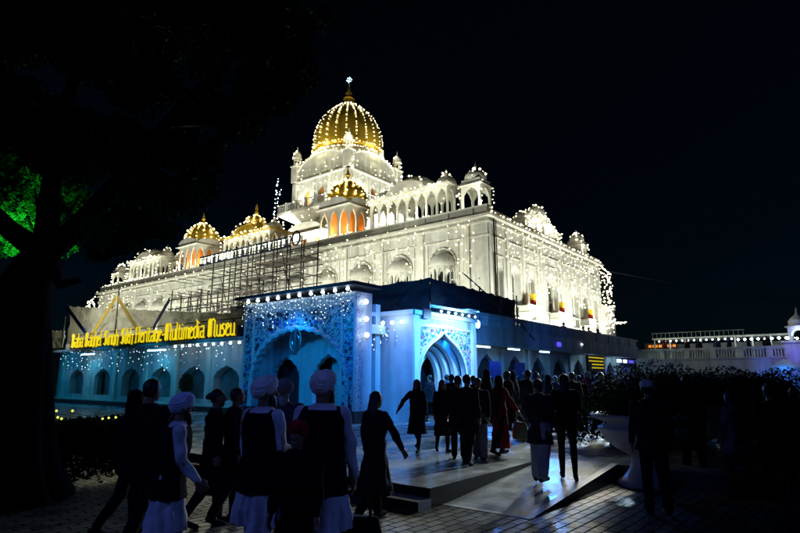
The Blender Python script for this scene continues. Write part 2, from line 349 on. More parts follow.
# ------------------------------------------------------------------ chhatri kiosks
DOME = [(1,0),(1.08,.12),(1.13,.3),(1.12,.5),(1.03,.72),(.87,.92),(.64,1.1),(.4,1.24),(.2,1.36),(.09,1.48),(.05,1.6)]
def kiosk(loc, wx, wy, h, dh, label, group, nx=1, ny=1, dome='gold', oct_=False, eave=.3, inner=None, basez=.3, name='domed_kiosk', domes=None, curved=False):
    """marble kiosk on the parapet: base, four arcaded sides, eave, ribbed dome, finial"""
    e = empty(name, loc, label, 'kiosk', group); hx, hy = wx/2, wy/2
    MB().box(-hx-.1, -hy-.1, 0, hx+.1, hy+.1, basez).build('base', M['trim'], e)
    def ops(wd, n, th_):
        bw = wd/n; return [(-wd/2+bw*(i+.5), arch(bw*.78, basez+(h-basez)*.5, basez+(h-basez)*.86, basez, cusps=5, n=20)) for i in range(n)]
    for (o, d, n, wd, k) in (((-hx,0,0),AY,NX,wy,ny),((hx,0,0),AY,AX,wy,ny),((0,-hy,0),AX,NY,wx,nx),((0,hy,0),AX,AY,wx,nx)):
        MB().arcade(o, d, n, -wd/2+(.122 if d == AX else 0), wd/2-(.122 if d == AX else 0), basez, h, ops(wd, k, .12), .12).build('arch_panel', M['trim'], e)
    if inner: MB().box(-hx*.55, -hy*.62, basez, hx*.55, hy*.62, h).build('inner_glow_box', M['orange'], e)  # added box, coloured orange for the glow inside the arches
    ev = MB(); E_ = eave
    ev.add([(-hx-E_,-hy-E_,h-.10),(hx+E_,-hy-E_,h-.10),(hx+E_,hy+E_,h-.10),(-hx-E_,hy+E_,h-.10),(-hx,-hy,h+.12),(hx,-hy,h+.12),(hx,hy,h+.12),(-hx,hy,h+.12),
            (-hx-E_,-hy-E_,h-.15),(hx+E_,-hy-E_,h-.15),(hx+E_,hy+E_,h-.15),(-hx-E_,hy+E_,h-.15)],
           [(0,1,5,4),(1,2,6,5),(2,3,7,6),(3,0,4,7),(4,5,6,7),(8,11,10,9),(0,8,9,1),(1,9,10,2),(2,10,11,3),(3,11,8,0)])
    ev.box(-hx+.02, -hy+.02, h+.12, hx-.02, hy-.02, h+.3)
    if curved:   # arched (bangla) gable over each long side
        for (o, d, wd, nn) in (((-hx-.02,0,0),AY,wy,NX),((hx+.02,0,0),AY,wy,AX),((0,-hy-.02,0),AX,wx,NY),((0,hy+.02,0),AX,wx,AY)):
            pts = [Vector(o)+Vector(d)*(wd*.48*cos(pi*i/14))+Vector((0,0,h+.15+wd*curved*sin(pi*i/14)))-Vector(nn)*.3 for i in range(15)]
            ev.poly(pts, nn, .5)
    ev.build('eave', M['trim'], e)
    for (dx, dy, r, hh, mk) in (domes or [(0, 0, min(hx, hy)*.86, dh, dome)]):
        b = MB(); b.lathe([(rr*r, zz*hh/1.6) for rr, zz in DOME], (dx, dy, h+.28), 32, rib=.05, ribn=16)
        do = b.build('dome', M['gold'] if mk == 'gold' else M['trim'], e, True)
        f = MB(); k = hh*.14
        f.lathe([(.02,0),(.5*k,.3*k),(.55*k,.6*k),(.2*k,1.0*k),(.32*k,1.3*k),(.12*k,1.7*k),(.02,2.8*k)], (dx, dy, h+.25+hh*.96), 10)
        f.build('finial', M['gold'] if mk == 'gold' else M['trim'], do, True)
    return e
def dome_strings(c, r, hh, z0, n, m, gap, br, label, group, gold=None, zlim=1.45, jitter=0):
    for k in range(n):
        t = 2*pi*(k+.5)/n
        pts = [(c[0]+(rr*r*1.07)*cos(t), c[1]+(rr*r*1.07)*sin(t), z0+zz*hh/1.6) for rr, zz in DOME if zz <= zlim]
        string(pts, gap, br, m, label, group, jitter)

# ------------------------------------------------------------------ MAIN HALL
U0, V0, U1, V1 = 31.4, 17.5, 52.6, 74.0
ZB, ZC, ZP = 4.0, 12.25, 13.15
hall = empty('temple_hall', ((U0+U1)/2, (V0+V1)/2, 0), 'large white marble temple hall hung with light strings, rising behind the blue lit gateways', 'temple')
hx, hy = hall.location.x, hall.location.y
def H(b, name, m, smooth=False, par=None):
    b.v = [(x-hx, y-hy, z) for x, y, z in b.v]
    return b.build(name, m, par or hall, smooth)
H(MB().box(U0+.5, V0+.5, 0, U1-.5, V1-.5, ZC), 'core', M['marble'])
lw = [21.1+3.78*i for i in range(14)]
lw = [v for v in lw if v < V1-1.5]
rw = [(32.75,1.1,9.4),(35.15,1.3,9.6),(37.65,1.1,9.5),(41.4,2.0,9.9),(46.0,1.5,9.4),(48.5,1.1,9.3),(51.0,1.0,9.3)]
H(MB().arcade((U0,0,0), AY, NX, V0, V1, 0, ZC, [(v, arch(1.5, 8.9, 9.8, 7.0, 5)) for v in lw], .45), 'left_wall', M['marble'])
H(MB().arcade((0,V0,0), AX, NY, U0+.452, U1, 0, ZC, [(u, arch(w_, t-w_*.55, t, 5.9, 7)) for u, w_, t in rw], .45), 'right_wall', M['marble'])
for v in lw:
    H(MB().box(U0+.40, v-.7, 7.05, U0+.44, v+.7, 9.7), 'window', M['glassd'])
    sc_ = MB().arcade((U0+.36,0,0), AY, NX, v-.75, v+.75, 7.0, 9.8, [(v-.37, arch(.6,8.5,9.1,7.3,3,12)), (v+.37, arch(.6,8.5,9.1,7.3,3,12))], .06)
    H(sc_, 'window_screen', M['trim'])
for u, w_, t in rw:
    H(MB().box(u-w_*.52, V0+.40, 5.9, u+w_*.52, V0+.44, t), 'window', M['glassd'])
    b = MB().arcade((0,V0+.34,0), AX, NY, u-w_*.5, u+w_*.5, 5.9, t, [(u, arch(w_*.62, t-w_*.75, t-w_*.25, 6.4, 3, 14))], .08)
    b.tube([(u, V0+.37, 6.4), (u, V0+.37, t-w_*.3)], .03, 4); b.tube([(u-w_*.3, V0+.37, 7.6), (u+w_*.3, V0+.37, 7.6)], .03, 4)
    H(b, 'window_screen', M['trim'])
tr = MB()
for z, p_, hh in ((ZC-.35,.12,.12),(ZC,.38,.16),(11.0,.06,.08),(6.6,.08,.1)):
    tr.box(U0-p_, V0-p_, z, U0, V1+p_, z+hh); tr.box(U0, V0-p_, z, U1+p_, V0, z+hh)
for i in range(15):
    v = 19.2+3.78*i
    if v < V1: tr.box(U0-.09, v-.28, 4, U0-.002, v+.28, ZC-.35)
for u in (31.6, 33.95, 36.4, 38.9, 39.6, 43.2, 44.3, 47.4, 49.8, 52.3):
    tr.box(u-.16, V0-.09, 4, u+.16, V0-.002, ZC-.35)
for v in lw:   # rectangular moulding around each window
    for a in (-1.35, 1.25): tr.box(U0-.05, v+a, 6.7, U0-.003, v+a+.1, 10.95)
for u, w_, t in rw:
    for a in (-w_*.5-.14, w_*.5+.04): tr.box(u+a, V0-.05, 5.9, u+a+.1, V0-.003, t+.35)
    tr.box(u-w_*.5-.14, V0-.05, t+.35, u+w_*.5+.14, V0-.003, t+.45)
H(tr, 'cornice', M['trim'])
pa = MB()
pa.box(U0+.05, V0+.05, ZC+.16, U0+.4, V1-.05, ZP-.12); pa.box(U0, V0, ZP-.12, U0+.46, V1, ZP)
pa.box(U0+.4, V0+.06, ZC+.16, U1-.05, V0+.4, ZP-.32); pa.box(U0+.46, V0+.01, ZP-.32, U1, V0+.44, ZP-.22)
for i in range(28):
    v = 18.6+2*i
    pa.box(U0-.0, v, ZC+.16, U0+.06, v+.25, ZP-.12)
H(pa, 'parapet', M['trim'])
H(MB().box(U0+.3, V0+.3, ZC, U1-.3, V1-.3, ZC+.25), 'roof', M['wallw'])
dp = MB(); dp.tube([(U0+.6, V0-.14, 4.2), (U0+.6, V0-.14, ZC-.05)], .06, 8); dp.tube([(U0+.9, V0-.12, 4.2), (U0+.9, V0-.12, ZC-.05)], .035, 8)
H(dp, 'drainpipe', M['steel'])
# hooded oriel over every left-hand window
def oriel(v):
    b = MB()
    b.lathe([(1.02,0),(1.05,.1),(.98,.38),(.82,.66),(.55,.9),(.22,1.04),(.02,1.1)], (0,0,0), 20, sx=.72, a0=pi/2, a1=3*pi/2, rib=.05, ribn=14)
    b.v = [(x+U0, y+v, z+9.25) for x, y, z in b.v]
    ho = H(b, 'hood', M['trim'], True)
    s2 = MB(); pts = [(U0-.02-.07*(i % 2), v+1.12*cos(pi*i/20), 9.3+1.28*sin(pi*i/20)) for i in range(21)]
    s2.tube(pts, .06, 5); H(s2, 'hood_rim', M['trim'])
    b = MB()
    rr = [(U0-.72*sin(pi*i/6), v+.98*cos(pi*i/6)) for i in range(7)]
    for i in range(6):
        (xa, ya), (xb, yb) = rr[i], rr[i+1]; d = Vector((xb-xa, yb-ya, 0)); L = d.length; d.normalize(); nn = Vector((d.y, -d.x, 0))
        if nn.x > 0: nn = -nn
        b.arcade((xa, ya, 0), d, nn, 0, L, 7.9, 9.25, [(L/2, arch(L*.74, 8.7, 9.1, 7.9, 3, 10))], .06)
    H(b, 'oriel_screen', M['trim'])
    b = MB(); b.lathe([(.1,-1.1),(.5,-.7),(.8,-.3),(1.05,-.15),(1.08,0),(1.08,.06)], (0,0,0), 16, sx=.75, a0=pi/2, a1=3*pi/2)
    b.add([(.0,0,.06)], []); b.v = [(x+U0, y+v, z+7.85) for x, y, z in b.v]
    H(b, 'bracket', M['trim'], True)
for v in lw: oriel(v)
# balconies on the right-hand wall
for u, z in ((36.2, 6.15), (41.4, 6.1), (47.7, 6.1)):
    b = MB(); b.box(u-.85, V0-.85, z, u+.85, V0, z+.1); b.box(u-.8, V0-.82, z+.1, u+.8, V0-.76, z+.55); b.box(u-.8, V0-.76, z+.1, u-.74, V0, z+.55); b.box(u+.74, V0-.76, z+.1, u+.8, V0, z+.55)
    b.box(u-.85, V0-.86, z+.55, u+.85, V0-.72, z+.62)
    b.lathe([(.1,-.8),(.3,-.5),(.8,-.1),(.85,0)], (u, V0, z), 12, a0=pi, a1=2*pi)
    H(b, 'balcony', M['trim'])
    bx = MB(); bx.box(u+.45, V0-.6, z+.62, u+.8, V0-.3, z+1.05); o = bx.build('cylinder_box', M['redp']); tag(o, {36.2:'red box on the balcony nearest the hall corner', 41.4:'red box on the middle balcony of the white wall', 47.7:'red box on the far balcony of the white wall'}[u], 'box', 'red boxes on the balconies')
    bx = MB(); bx.box(u+.45, V0-.6, z+1.055, u+.8, V0-.3, z+1.5); o = bx.build('painted_box', M['yelp'] ); tag(o, {36.2:'yellow box stacked on the red box on the balcony nearest the hall corner', 41.4:'yellow box stacked on the middle balcony', 47.7:'yellow box stacked on the far balcony'}[u], 'box', 'yellow boxes on the balconies')

# ------------------------------------------------------------------ DOME TOWER
TX, TY, TS = 45.2, 43.8, 4.2
tw = empty('dome_tower', (TX, TY, ZC), 'square white marble tower with arched gables carrying the big gold dome', 'tower')
def T(b, name, m, smooth=False, par=None):
    b.v = [(x, y, z-ZC) for x, y, z in b.v]; return b.build(name, m, par or tw, smooth)
T(MB().box(-TS+.3, -TS+.3, ZC+.25, TS-.3, TS-.3, 26.2), 'core', M['orange'])  # core coloured orange to give the glow behind its windows
for (o, d, n) in (((-TS,0,0),AY,NX),((0,-TS,0),AX,NY),((TS,0,0),AY,AX),((0,TS,0),AX,AY)):
    nm = 'front_wall'
    tq = TS-(.282 if d == AX else 0); T(MB().arcade(o, d, n, -tq, tq, ZC+.2, 20.1, [(s_, arch(1.1, 17.6, 18.6, 15.0, 5, 16)) for s_ in (-2.4, 0, 2.4)], .28), nm, M['marble'])
    T(MB().arcade(o, d, n, -tq, tq, 20.25, 24.0, [(s_, arch(.95, 22.3, 23.0, 20.9, 5, 16)) for s_ in (-2.3, 0, 2.3)], .28), nm, M['marble'])
    # upper stage with arched gable
    O = Vector(o); D = Vector(d); N = Vector(n)
    pts = [O+D*(-TS)+Vector((0,0,24.1)), O+D*TS+Vector((0,0,24.1)), O+D*TS+Vector((0,0,25.3))] + \
          [O+D*((TS-.55)*cos(pi*i/18))+Vector((0,0,25.3+1.5*sin(pi*i/18)))for i in range(0, 19)] + [O+D*(-TS)+Vector((0,0,25.3))]
    T(MB().poly(pts, -N, .3), 'gable', M['marble'])
    gr = MB(); gr.tube([O+N*.1+D*((TS-.5)*cos(pi*i/18))+Vector((0,0,25.32+1.55*sin(pi*i/18))) for i in range(19)], .12, 6)
    Q = O+N*.02
    for sgn in (-1, 1):
        for s0 in (.0,):
            a = Q+D*(sgn*1.55); 
    T(gr, 'gable_rim', M['trim'])
    for s_ in (-3.45, -1.15, 1.15, 3.45): q1 = O+D*s_+N*.0; q2 = q1+N*.08; T(MB().box(q1.x-abs(D.x)*.12-abs(N.x)*.001, q1.y-abs(D.y)*.12-abs(N.y)*.001, 20.3, q2.x+abs(D.x)*.12, q2.y+abs(D.y)*.12, 23.9), 'pilaster', M['trim'])
    wn = MB(); wn.arcade(O+N*.06, D, N, -.75, .75, 24.5, 25.9, [(-.32, arch(.45,25.2,25.6,24.7,3,10)), (.32, arch(.45,25.2,25.6,24.7,3,10))], .1)
    T(wn, 'window_frame', M['trim'])
    bands = MB()
    for z, hh, p_ in ((23.95,.16,.3),(20.05,.2,.15),(14.6,.12,.1),(19.3,.1,.12)):
        a = O+D*(-TS-p_)+N*p_; c = O+D*(TS+p_)-N*0
        T(MB().box(a.x, a.y, z, c.x, c.y, z+hh), 'string_course', M['trim'])
for sx in (-1, 1):
    for sy in (-1, 1):
        c = MB(); c.box(sx*TS-.30, sy*TS-.30, 20.25, sx*TS+.30, sy*TS+.30, 23.9); T(c, 'corner_pilaster', M['trim'])
        c = MB(); c.box(sx*TS-.45, sy*TS-.45, 24.1, sx*TS+.45, sy*TS+.45, 26.0); c.box(sx*TS-.55, sy*TS-.55, 26.0, sx*TS+.55, sy*TS+.55, 26.15)
        T(c, 'corner_pier', M['trim'])
        big = (sx, sy) == (-1, -1)
        k = .55
        c = MB()
        for a in range(6):
            c.tube([(sx*TS+.36*cos(a*pi/3), sy*TS+.36*sin(a*pi/3), 26.15), (sx*TS+.36*cos(a*pi/3), sy*TS+.36*sin(a*pi/3), 27.1)], .05, 6)
        c.lathe([(.6,0),(.45,.1),(.5,.2),(.48,.5),(.3,.8),(.1,1.0),(.04,1.5)], (sx*TS, sy*TS, 27.1), 16)
        T(c, 'turret', M['trim'], False)
# balcony gallery
bal = MB(); q = TS+1.45
bal.box(-q, -q, 20.0, q, q, 20.18)
bal.add([(-q,-q,20.0),(q,-q,20.0),(q,q,20.0),(-q,q,20.0),(-TS-.1,-TS-.1,19.2),(TS+.1,-TS-.1,19.2),(TS+.1,TS+.1,19.2),(-TS-.1,TS+.1,19.2)], [(0,4,5,1),(1,5,6,2),(2,6,7,3),(3,7,4,0)])
T(bal, 'balcony_floor', M['trim'])
rl = MB()
for (a, b_) in (((-q,-q),(q,-q)),((-q,-q),(-q,q)),((q,-q),(q,q)),((-q,q),(q,q))):
    A = Vector((*a, 0)); B = Vector((*b_, 0))
    for z in (20.25, 21.15): rl.tube([A+Vector((0,0,z)), B+Vector((0,0,z))], .06, 4)
    for i in range(8):
        p = A.lerp(B, i/7); rl.box(p.x-.12, p.y-.12, 20.18, p.x+.12, p.y+.12, 21.3)
    for i in range(50):
        p = A.lerp(B, (i+.5)/50); rl.box(p.x-.025, p.y-.025, 20.2, p.x+.025, p.y+.025, 21.1)
T(rl, 'balcony_rail', M['wallw'])
dr = MB(); dr.lathe([(3.9,26.0),(3.9,27.2),(4.15,27.3),(4.15,27.5),(3.9,27.6)], (0,0,0), 48); T(dr, 'drum', M['trim'])
BD = [(.90,0),(.99,.07),(1.0,.2),(.99,.4),(.965,.6),(.90,.8),(.80,1.0),(.665,1.17),(.51,1.32),(.36,1.44),(.24,1.54),(.16,1.64),(.115,1.75)]
KR, KH, DZ = 4.1, 7.55/1.75, 27.6
gd = MB()
gd.lathe([(r*KR, DZ+z*KH) for r, z in BD], (0,0,0), 96, rib=.025, ribn=24)
gdo = T(gd, 'golden_dome', M['gold'], True)
pt = MB(); pt.lathe([(.42,0),(.75,.1),(.62,.25),(.2,.4),(.35,.55),(.46,.8),(.35,1.05),(.14,1.2),(.24,1.38),(.14,1.55),(.06,1.7),(.05,2.3)], (0,0,0), 20)
pt.v = [(x, y, z+DZ+7.45-ZC) for x, y, z in pt.v]; pt.build('finial', M['gold'], gdo, True)
star = MB(); star.mi = 0
for k in range(26):
    v = Vector((R.gauss(0,1), R.gauss(0,1), R.gauss(0,1))).normalized()*R.uniform(.18, .34); star.bulb((TX+v.x, TY+v.y, 37.72+v.z), .085)
star.mi = 1
for k in range(3): star.lathe([(.28,-.02),(.3,0),(.28,.02)], (TX, TY, 37.72), 16)
star.tube([(TX,TY,37.2),(TX,TY,38.05)], .02, 5)
M['bulbcy'] = mat('pale_cyan_bulb', (.7,1,1), emit=(.45, .85, 1), es=3)
tag(star.build('finial_lamp', [M['bulbcy'], M['wire']]), 'pale blue cluster of bulbs at the very tip of the big dome', 'lamp')
for k in range(22):
    t = 2*pi*(k+.5)/22
    pts = [(TX+(r*KR+.12)*cos(t), TY+(r*KR+.12)*sin(t), DZ+z*KH) for r, z in BD[:-2]]
    string(pts, .5, .078, M['bulbw'], 'string of warm bulbs running up a rib of the big gold dome', 'light strings up the ribs of the big dome', .02)
for zz, rr in ((27.35, 4.3), (28.0, 4.25)):
    pts = [(TX+rr*cos(2*pi*i/40), TY+rr*sin(2*pi*i/40), zz) for i in range(41)]
    string(pts, .42, .085, M['bulbg' if zz > 27.6 else 'bulbw'], ('upper ring of bulbs, on the gilding of the big dome' if zz > 27.6 else 'lower ring of bulbs, on the white drum of the big dome'), 'rings of bulbs round the dome foot', .05)
# lower domed portico standing forward of the tower
kiosk((TX-TS-1.2, TY, ZC+.2), 2.0, 5.6, 4.6, 1, 'low arcaded porch against the foot of the dome tower', None, 1, 3, domes=[], inner='orange', name='arcaded_porch', basez=.4, curved=.16)

# ------------------------------------------------------------------ rooftop kiosks
KU = U0+1.9
kg = 'gold domed kiosks on the hall parapet'
for v, lb, jj in ((32.2, 'gold domed kiosk with orange lit arches below the dome tower', 0), (54.4, 'gold domed kiosk with orange lit arches above the scaffolding', 1)):
    MBb = MB().box(KU-1.9, v-1.9, 0, KU+1.9, v+1.9, .5)
    k = kiosk((KU, v, ZC+.6), 3.2, 3.4, 3.05, 3.0, lb, kg, 3, 3, 'gold', inner='orange', eave=.35, curved=.17, domes=[(0,0,1.5,2.9,'gold')])
    begin(); dome_strings((KU, v), 1.5, 2.9, ZC+.6+3.05+.28, 14, M['bulbg'], .44, .105, 'string of fat golden bulbs over the dome of ' + lb, 'bulb strings over the ' + lb, jitter=.06); end('net of fat golden bulbs over the dome ' + ('below the dome tower' if jj == 0 else 'above the scaffolding'))
    for i in range(4): point((KU-1.15+2.3*(i % 2), v-1.25+2.5*(i//2), ZC+1.9), 26, (1, .42, .06))
pg = 'white pillared pavilions on the hall parapet'
def pavilion(v, label, gold=False, n=5):
    W = 7.4
    e = empty('rooftop_pavilion', (KU, v, ZC+.6), label, 'pavilion', pg)
    def kk(b, nm, m, smooth=False): return b.build(nm, m, e, smooth)
    kk(MB().box(-1.3, -W/2-.2, 0, 1.3, W/2+.2, .5), 'base', M['trim'])
    for x, n_ in ((-1.1, NX), (1.1, AX)):
        kk(MB().arcade((x,0,0), AY, n_, -W/2, W/2, .5, 2.75, [(-W/2+W/8*(i+.5), arch(W/8*.84, 1.75, 2.5, .5, 3, 12)) for i in range(8)], .14), 'arcade', M['trim'])
    for y, n_ in ((-W/2, NY), (W/2, AY)):
        kk(MB().arcade((0,y,0), AX, n_, -.958, .958, .5, 2.75, [(-.48, arch(.8, 1.75, 2.5, .5, 3, 12)), (.48, arch(.8, 1.75, 2.5, .5, 3, 12))], .14), 'arcade', M['trim'])
    r = MB()   # curved bangla roof over the middle, small domes at the ends
    m_ = 1.9
    for i in range(14):
        t0, t1 = pi*i/14, pi*(i+1)/14
        for xs in ((-1.4, -.5, 0.0), (1.4, .5, 0)):
            y0, y1 = m_*cos(t0), m_*cos(t1); z0, z1 = 2.9+1.0*sin(t0), 2.9+1.0*sin(t1)
            r.add([(xs[0],y0,z0-.25),(xs[0],y1,z1-.25),(xs[1],y1,z1+.35),(xs[1],y0,z0+.35)], [(0,1,2,3)])
        r.add([(-.5,y0,z0+.35),(-.5,y1,z1+.35),(.5,y1,z1+.35),(.5,y0,z0+.35)], [(0,1,2,3)])
        for xs in (-1.38, 1.38): r.add([(xs,y0,2.7),(xs,y1,2.7),(xs,y1,z1-.2),(xs,y0,z0-.2)], [(0,1,2,3)])
    r.box(-1.4, -W/2-.3, 2.75, 1.4, W/2+.3, 2.88)
    kk(r, 'curved_roof', M['gold'] if gold else M['trim'])
    for y in (-W/2+.75, W/2-.75):
        b = MB(); b.lathe([(rr*.66, zz*1.15/1.6) for rr, zz in DOME], (0, y, 2.9), 20, rib=.06, ribn=12)
        b.lathe([(.03,0),(.12,.1),(.03,.25),(.02,.5)], (0, y, 3.95), 8)
        kk(b, 'dome', M['trim'], True)
    if gold:
        b = MB(); b.lathe([(rr*.8, zz*1.05/1.6) for rr, zz in DOME], (0, 0, 4.1), 28, rib=.06, ribn=14); b.lathe([(.05,0),(.22,.15),(.1,.4),(.16,.6),(.03,1.2)], (0,0,5.05), 10)
        kk(b, 'gold_dome', M['gold'], True)
    gname = 'x'; begin()
    if gold: dome_strings((KU, v), .8, 1.05, ZC+4.7, 9, M['bulbg'], .3, .085, '', '', jitter=.05)
    for s_ in (-1, 1):
        x = KU + s_*1.45
        pts = [(x, v+m_*cos(pi*i/14), ZC+.6+3.0+1.0*sin(pi*i/14)) for i in range(15)]
        string(pts, .42, .085, M['bulbg' if gold else 'bulbw'], 'bulbs along the roof edge of the ' + label, gname, .08)
        string([(x, v-W/2-.2, ZC+3.5), (x, v+W/2+.2, ZC+3.5)], .5, .08, M['bulbw'], 'bulbs along the roof edge of the ' + label, gname, .09)
    for k in range(4):
        y = v-W/2+W*k/3
        string([(KU-1.4, y, ZC+3.6), (KU-1.45+R.uniform(-.1,.1), y+R.uniform(-.3,.3), ZC+.9)], .5, .07, M['bulbw'], 'short hanging bulb string in front of the ' + label, gname + ', hanging', .1)
    string([(KU-1.45, v-W/2-.2, ZC+3.1), (KU-1.45, v+W/2+.2, ZC+3.1)], .36, .075, M['bulbw'], '', '', .09)
    for y in (v-W/2+.75, v+W/2-.75):
      for q0 in (0, 2.1, 4.2):
        pts = [(KU+.72*cos(q0+z*2)*(1-z*.7), y+.72*sin(q0+z*2)*(1-z*.7), ZC+3.7+z*1.1) for a in range(1) for z in [i/8 for i in range(9)]]
        string(pts, .28, .08, M['bulbw'], 'bulbs wound round an end dome of the ' + label, gname, .05)
    ms_ = {'bulbw': 0}
    end('warm bulbs draped over the ' + {24.9:'long white pavilion nearest the hall corner', 44.9:'gold roofed pavilion left of the dome tower', 64.6:'pavilion near the far left end of the hall'}[v], group='bulbs draped over the ' + str({24.9:'near', 44.9:'gold roofed', 64.6:'far'}[v]) + ' pavilion')
    return e
pavilion(24.9, 'long white pillared pavilion between the corner kiosk and the near gold dome')
pavilion(44.9, 'gold roofed pillared pavilion at the middle of the hall, left of the dome tower', gold=True)
pavilion(64.6, 'white pillared pavilion near the far left end of the hall')
def corner(x, y, label, w_=2.0, h=2.1, z=ZC+.9, dh=1.25, base=True):
    k = kiosk((x, y, z), w_, w_, h, dh, label, 'small white corner kiosks', 1, 1, 'white', eave=.17, basez=.15)
    if base:
        MB().box(-w_/2-.4, -w_/2-.4, z*0-(z-ZC-.2), w_/2+.4, w_/2+.4, 0).build('pedestal', M['trim'], k)
    gl = 'x'; begin()
    for t in range(4):
        a = t*pi/2+.3; pts = [(x+.8*w_/2*r_*cos(a), y+.8*w_/2*r_*sin(a), z+h+.35+z_*dh/1.6) for r_, z_ in DOME[:-1]]
        string(pts, .27, .085, M['bulbw'], 'bulb string over the dome of the ' + label, gl, .08)
    for (dx, dy) in ((-1,-1),(-1,1),(1,-1)):
        string([(x+dx*w_*.6, y+dy*w_*.6, z+h), (x+dx*w_*.55, y+dy*w_*.55, z+.1)], .32, .07, M['bulbw'], 'bulb string down a post of the ' + label, gl, .12)
    end('warm bulbs draped over the ' + label)
    return k
corner(U0+1.7, 19.3, 'small white kiosk on the near corner of the hall', 1.55, 2.1, dh=1.15)
corner(U0+1.7, 72.3, 'small white kiosk at the far left corner of the hall', 1.5, 1.9, dh=1.0)
corner(51.4, 19.0, 'small white kiosk at the far right end of the hall', 1.35, 1.75, ZC+.3, 1.0)
corner(KU, 69.4, 'tiny white kiosk beside the far left corner kiosk', 1.2, 1.9, ZC+.7, .8, False)
corner(KU, 58.9, 'tiny white kiosk left of the gold dome above the scaffolding', 1.2, 1.9, ZC+.7, .8, False)
# cluster on the right-hand parapet
begin(); cl = empty('kiosk_cluster', (42.6, 19.2, ZC+.35), 'cluster of five bulb covered kiosks midway along the right hand roof edge', 'kiosk')
for dx, w_, h_, dh_ in ((-2.6,1.2,1.5,.9),(-1.3,1.2,1.9,.9),(.15,1.5,2.4,1.2),(1.6,1.2,1.9,.9),(2.9,1.2,1.5,.9)):
    b = MB()
    for o, d, n in (((dx,-.6,0),AX,NY),((dx,.6,0),AX,AY)):
        b.arcade(o, d, n, -w_/2, w_/2, 0, h_, [(0, arch(w_*.66, h_*.6, h_*.85, .2, 3, 12))], .1)
    for o, n in (((dx-w_/2,0,0),NX),((dx+w_/2,0,0),AX)):
        b.arcade(o, AY, n, -.498, .498, 0, h_, [(0, arch(.8, h_*.6, h_*.85, .2, 3, 12))], .1)
    b.box(dx-w_/2-.15, -.8, h_, dx+w_/2+.15, .8, h_+.1)
    b.build('kiosk_bay', M['trim'], cl)
    b = MB(); b.lathe([(r_*w_*.45, z_*dh_/1.6) for r_, z_ in DOME], (dx, 0, h_+.1), 18, rib=.05, ribn=12); b.build('dome', M['trim'], cl, True)
    for a in range(5):
        aa = a*2*pi/5+.3; pts = [(42.6+dx+w_*.5*r_*cos(aa), 19.2+w_*.5*r_*sin(aa), ZC+.45+h_+z_*dh_/1.6) for r_, z_ in DOME[:-1]]
        string(pts, .3, .08, M['bulbw'], 'short bulb string over one of the five clustered kiosk domes', 'bulb strings on the five clustered kiosks', .08)
    for s_ in (-1, 0, 1):
        string([(42.6+dx+s_*w_*.5, 18.4, ZC+.45+h_), (42.6+dx+s_*w_*.5+R.uniform(-.1,.1), 18.35, ZC+.5)], .28, .075, M['bulbw'], 'bulb string down the front of the five clustered kiosks', 'bulb strings down the clustered kiosks', .08)
end('dense warm bulbs draped over the five clustered kiosks on the right hand roof edge'); point((42.6, 17.9, ZC+1.2), 160, WARM)

# satellite dish pole on the right roof
dsh = empty('roof_dish', (38.2, 22, ZC+.3), 'pale round dish on a thin mast standing on the hall roof', 'dish')
b = MB(); b.tube([(0,0,0),(0,0,4.6)], .05, 6); b.build('mast', M['steel'], dsh)
b = MB(); b.lathe([(.5,.16),(.4,.07),(.2,.02),(.01,0)], (0,0,0), 18)
o = b.build('dish', M['trim'], dsh, True, (0,-.1,4.9)); o.rotation_euler = (rad(60), 0, rad(-40))
b = MB(); b.lathe([(.02,-.22),(.18,-.12),(.22,0),(.18,.12),(.02,.22)], (0,0,0), 14); b.build('lower_dish', M['trim'], dsh, True, (0,-.1,3.9))

# ------------------------------------------------------------------ bulbs hanging on the hall
GL = 'bulb strings hanging down the left hand wall of the hall'
def curtain(axis, s0, s1, n, top, lo, hi, m, r, gap, label, group, off, jit=.14, maker=None):
    for i in range(n):
        s_ = s0+(s1-s0)*(i+R.uniform(.2,.8))/n; L = R.uniform(lo, hi)
        if axis == 'L': P = [(off, s_, top), (off, s_+R.uniform(-.15,.15), top-L)]
        else: P = [(s_, off, top), (s_+R.uniform(-.15,.15), off, top-L)]
        string(P, gap, r, m, label, group, jit)
for a, b_, n, lo, hi in ((18.2,20.6,4,3,5.5),(22.2,25.6,5,1.2,3.8),(26.2,29.6,6,1.8,5.2),(30.2,33.4,6,1.8,5),(33.6,37.4,5,1.4,4.6),(37.5,38.8,2,5,6),(40,46,3,2,5),(50,55.5,4,2,5),(57,61,3,2,5),(64,68,4,2,4),(69,73.5,6,2,5.4)):
    curtain('L', a, b_, n, ZC-.1, lo, hi, M['bulbw'], .056, .55, 'string of warm white bulbs hanging down the left hand wall of the white hall', GL, U0-.45, .2)
GR = 'bulb strings hanging down the right hand wall of the hall'
for a, b_, n, lo, hi in ((32.2,34.5,4,2,3.4),(34.5,37.5,5,2.4,4.4),(37.5,40.2,5,3,5.6),(40.4,44,6,3,5.4),(44,48,6,2.6,5.4),(48,52.4,7,3,5.8)):
    curtain('R', a, b_, n, ZC-.1, lo, hi, M['bulbw'], .056, .48, 'string of warm white bulbs hanging down the right hand wall of the white hall', GR, V0-.45, .14)
string([(U0-.35, V0-.4, ZC+.25), (U1, V0-.4, ZC+.25)], .5, .075, M['bulbw'], 'row of bulbs along the right hand roof edge of the hall', None, .04)
string([(U0-.3, V0+3, ZC+.22), (U0-.3, V1, ZC+.22)], 1.6, .06, M['bulbw'], 'sparse row of bulbs along the left hand roof edge of the hall', None, .08)
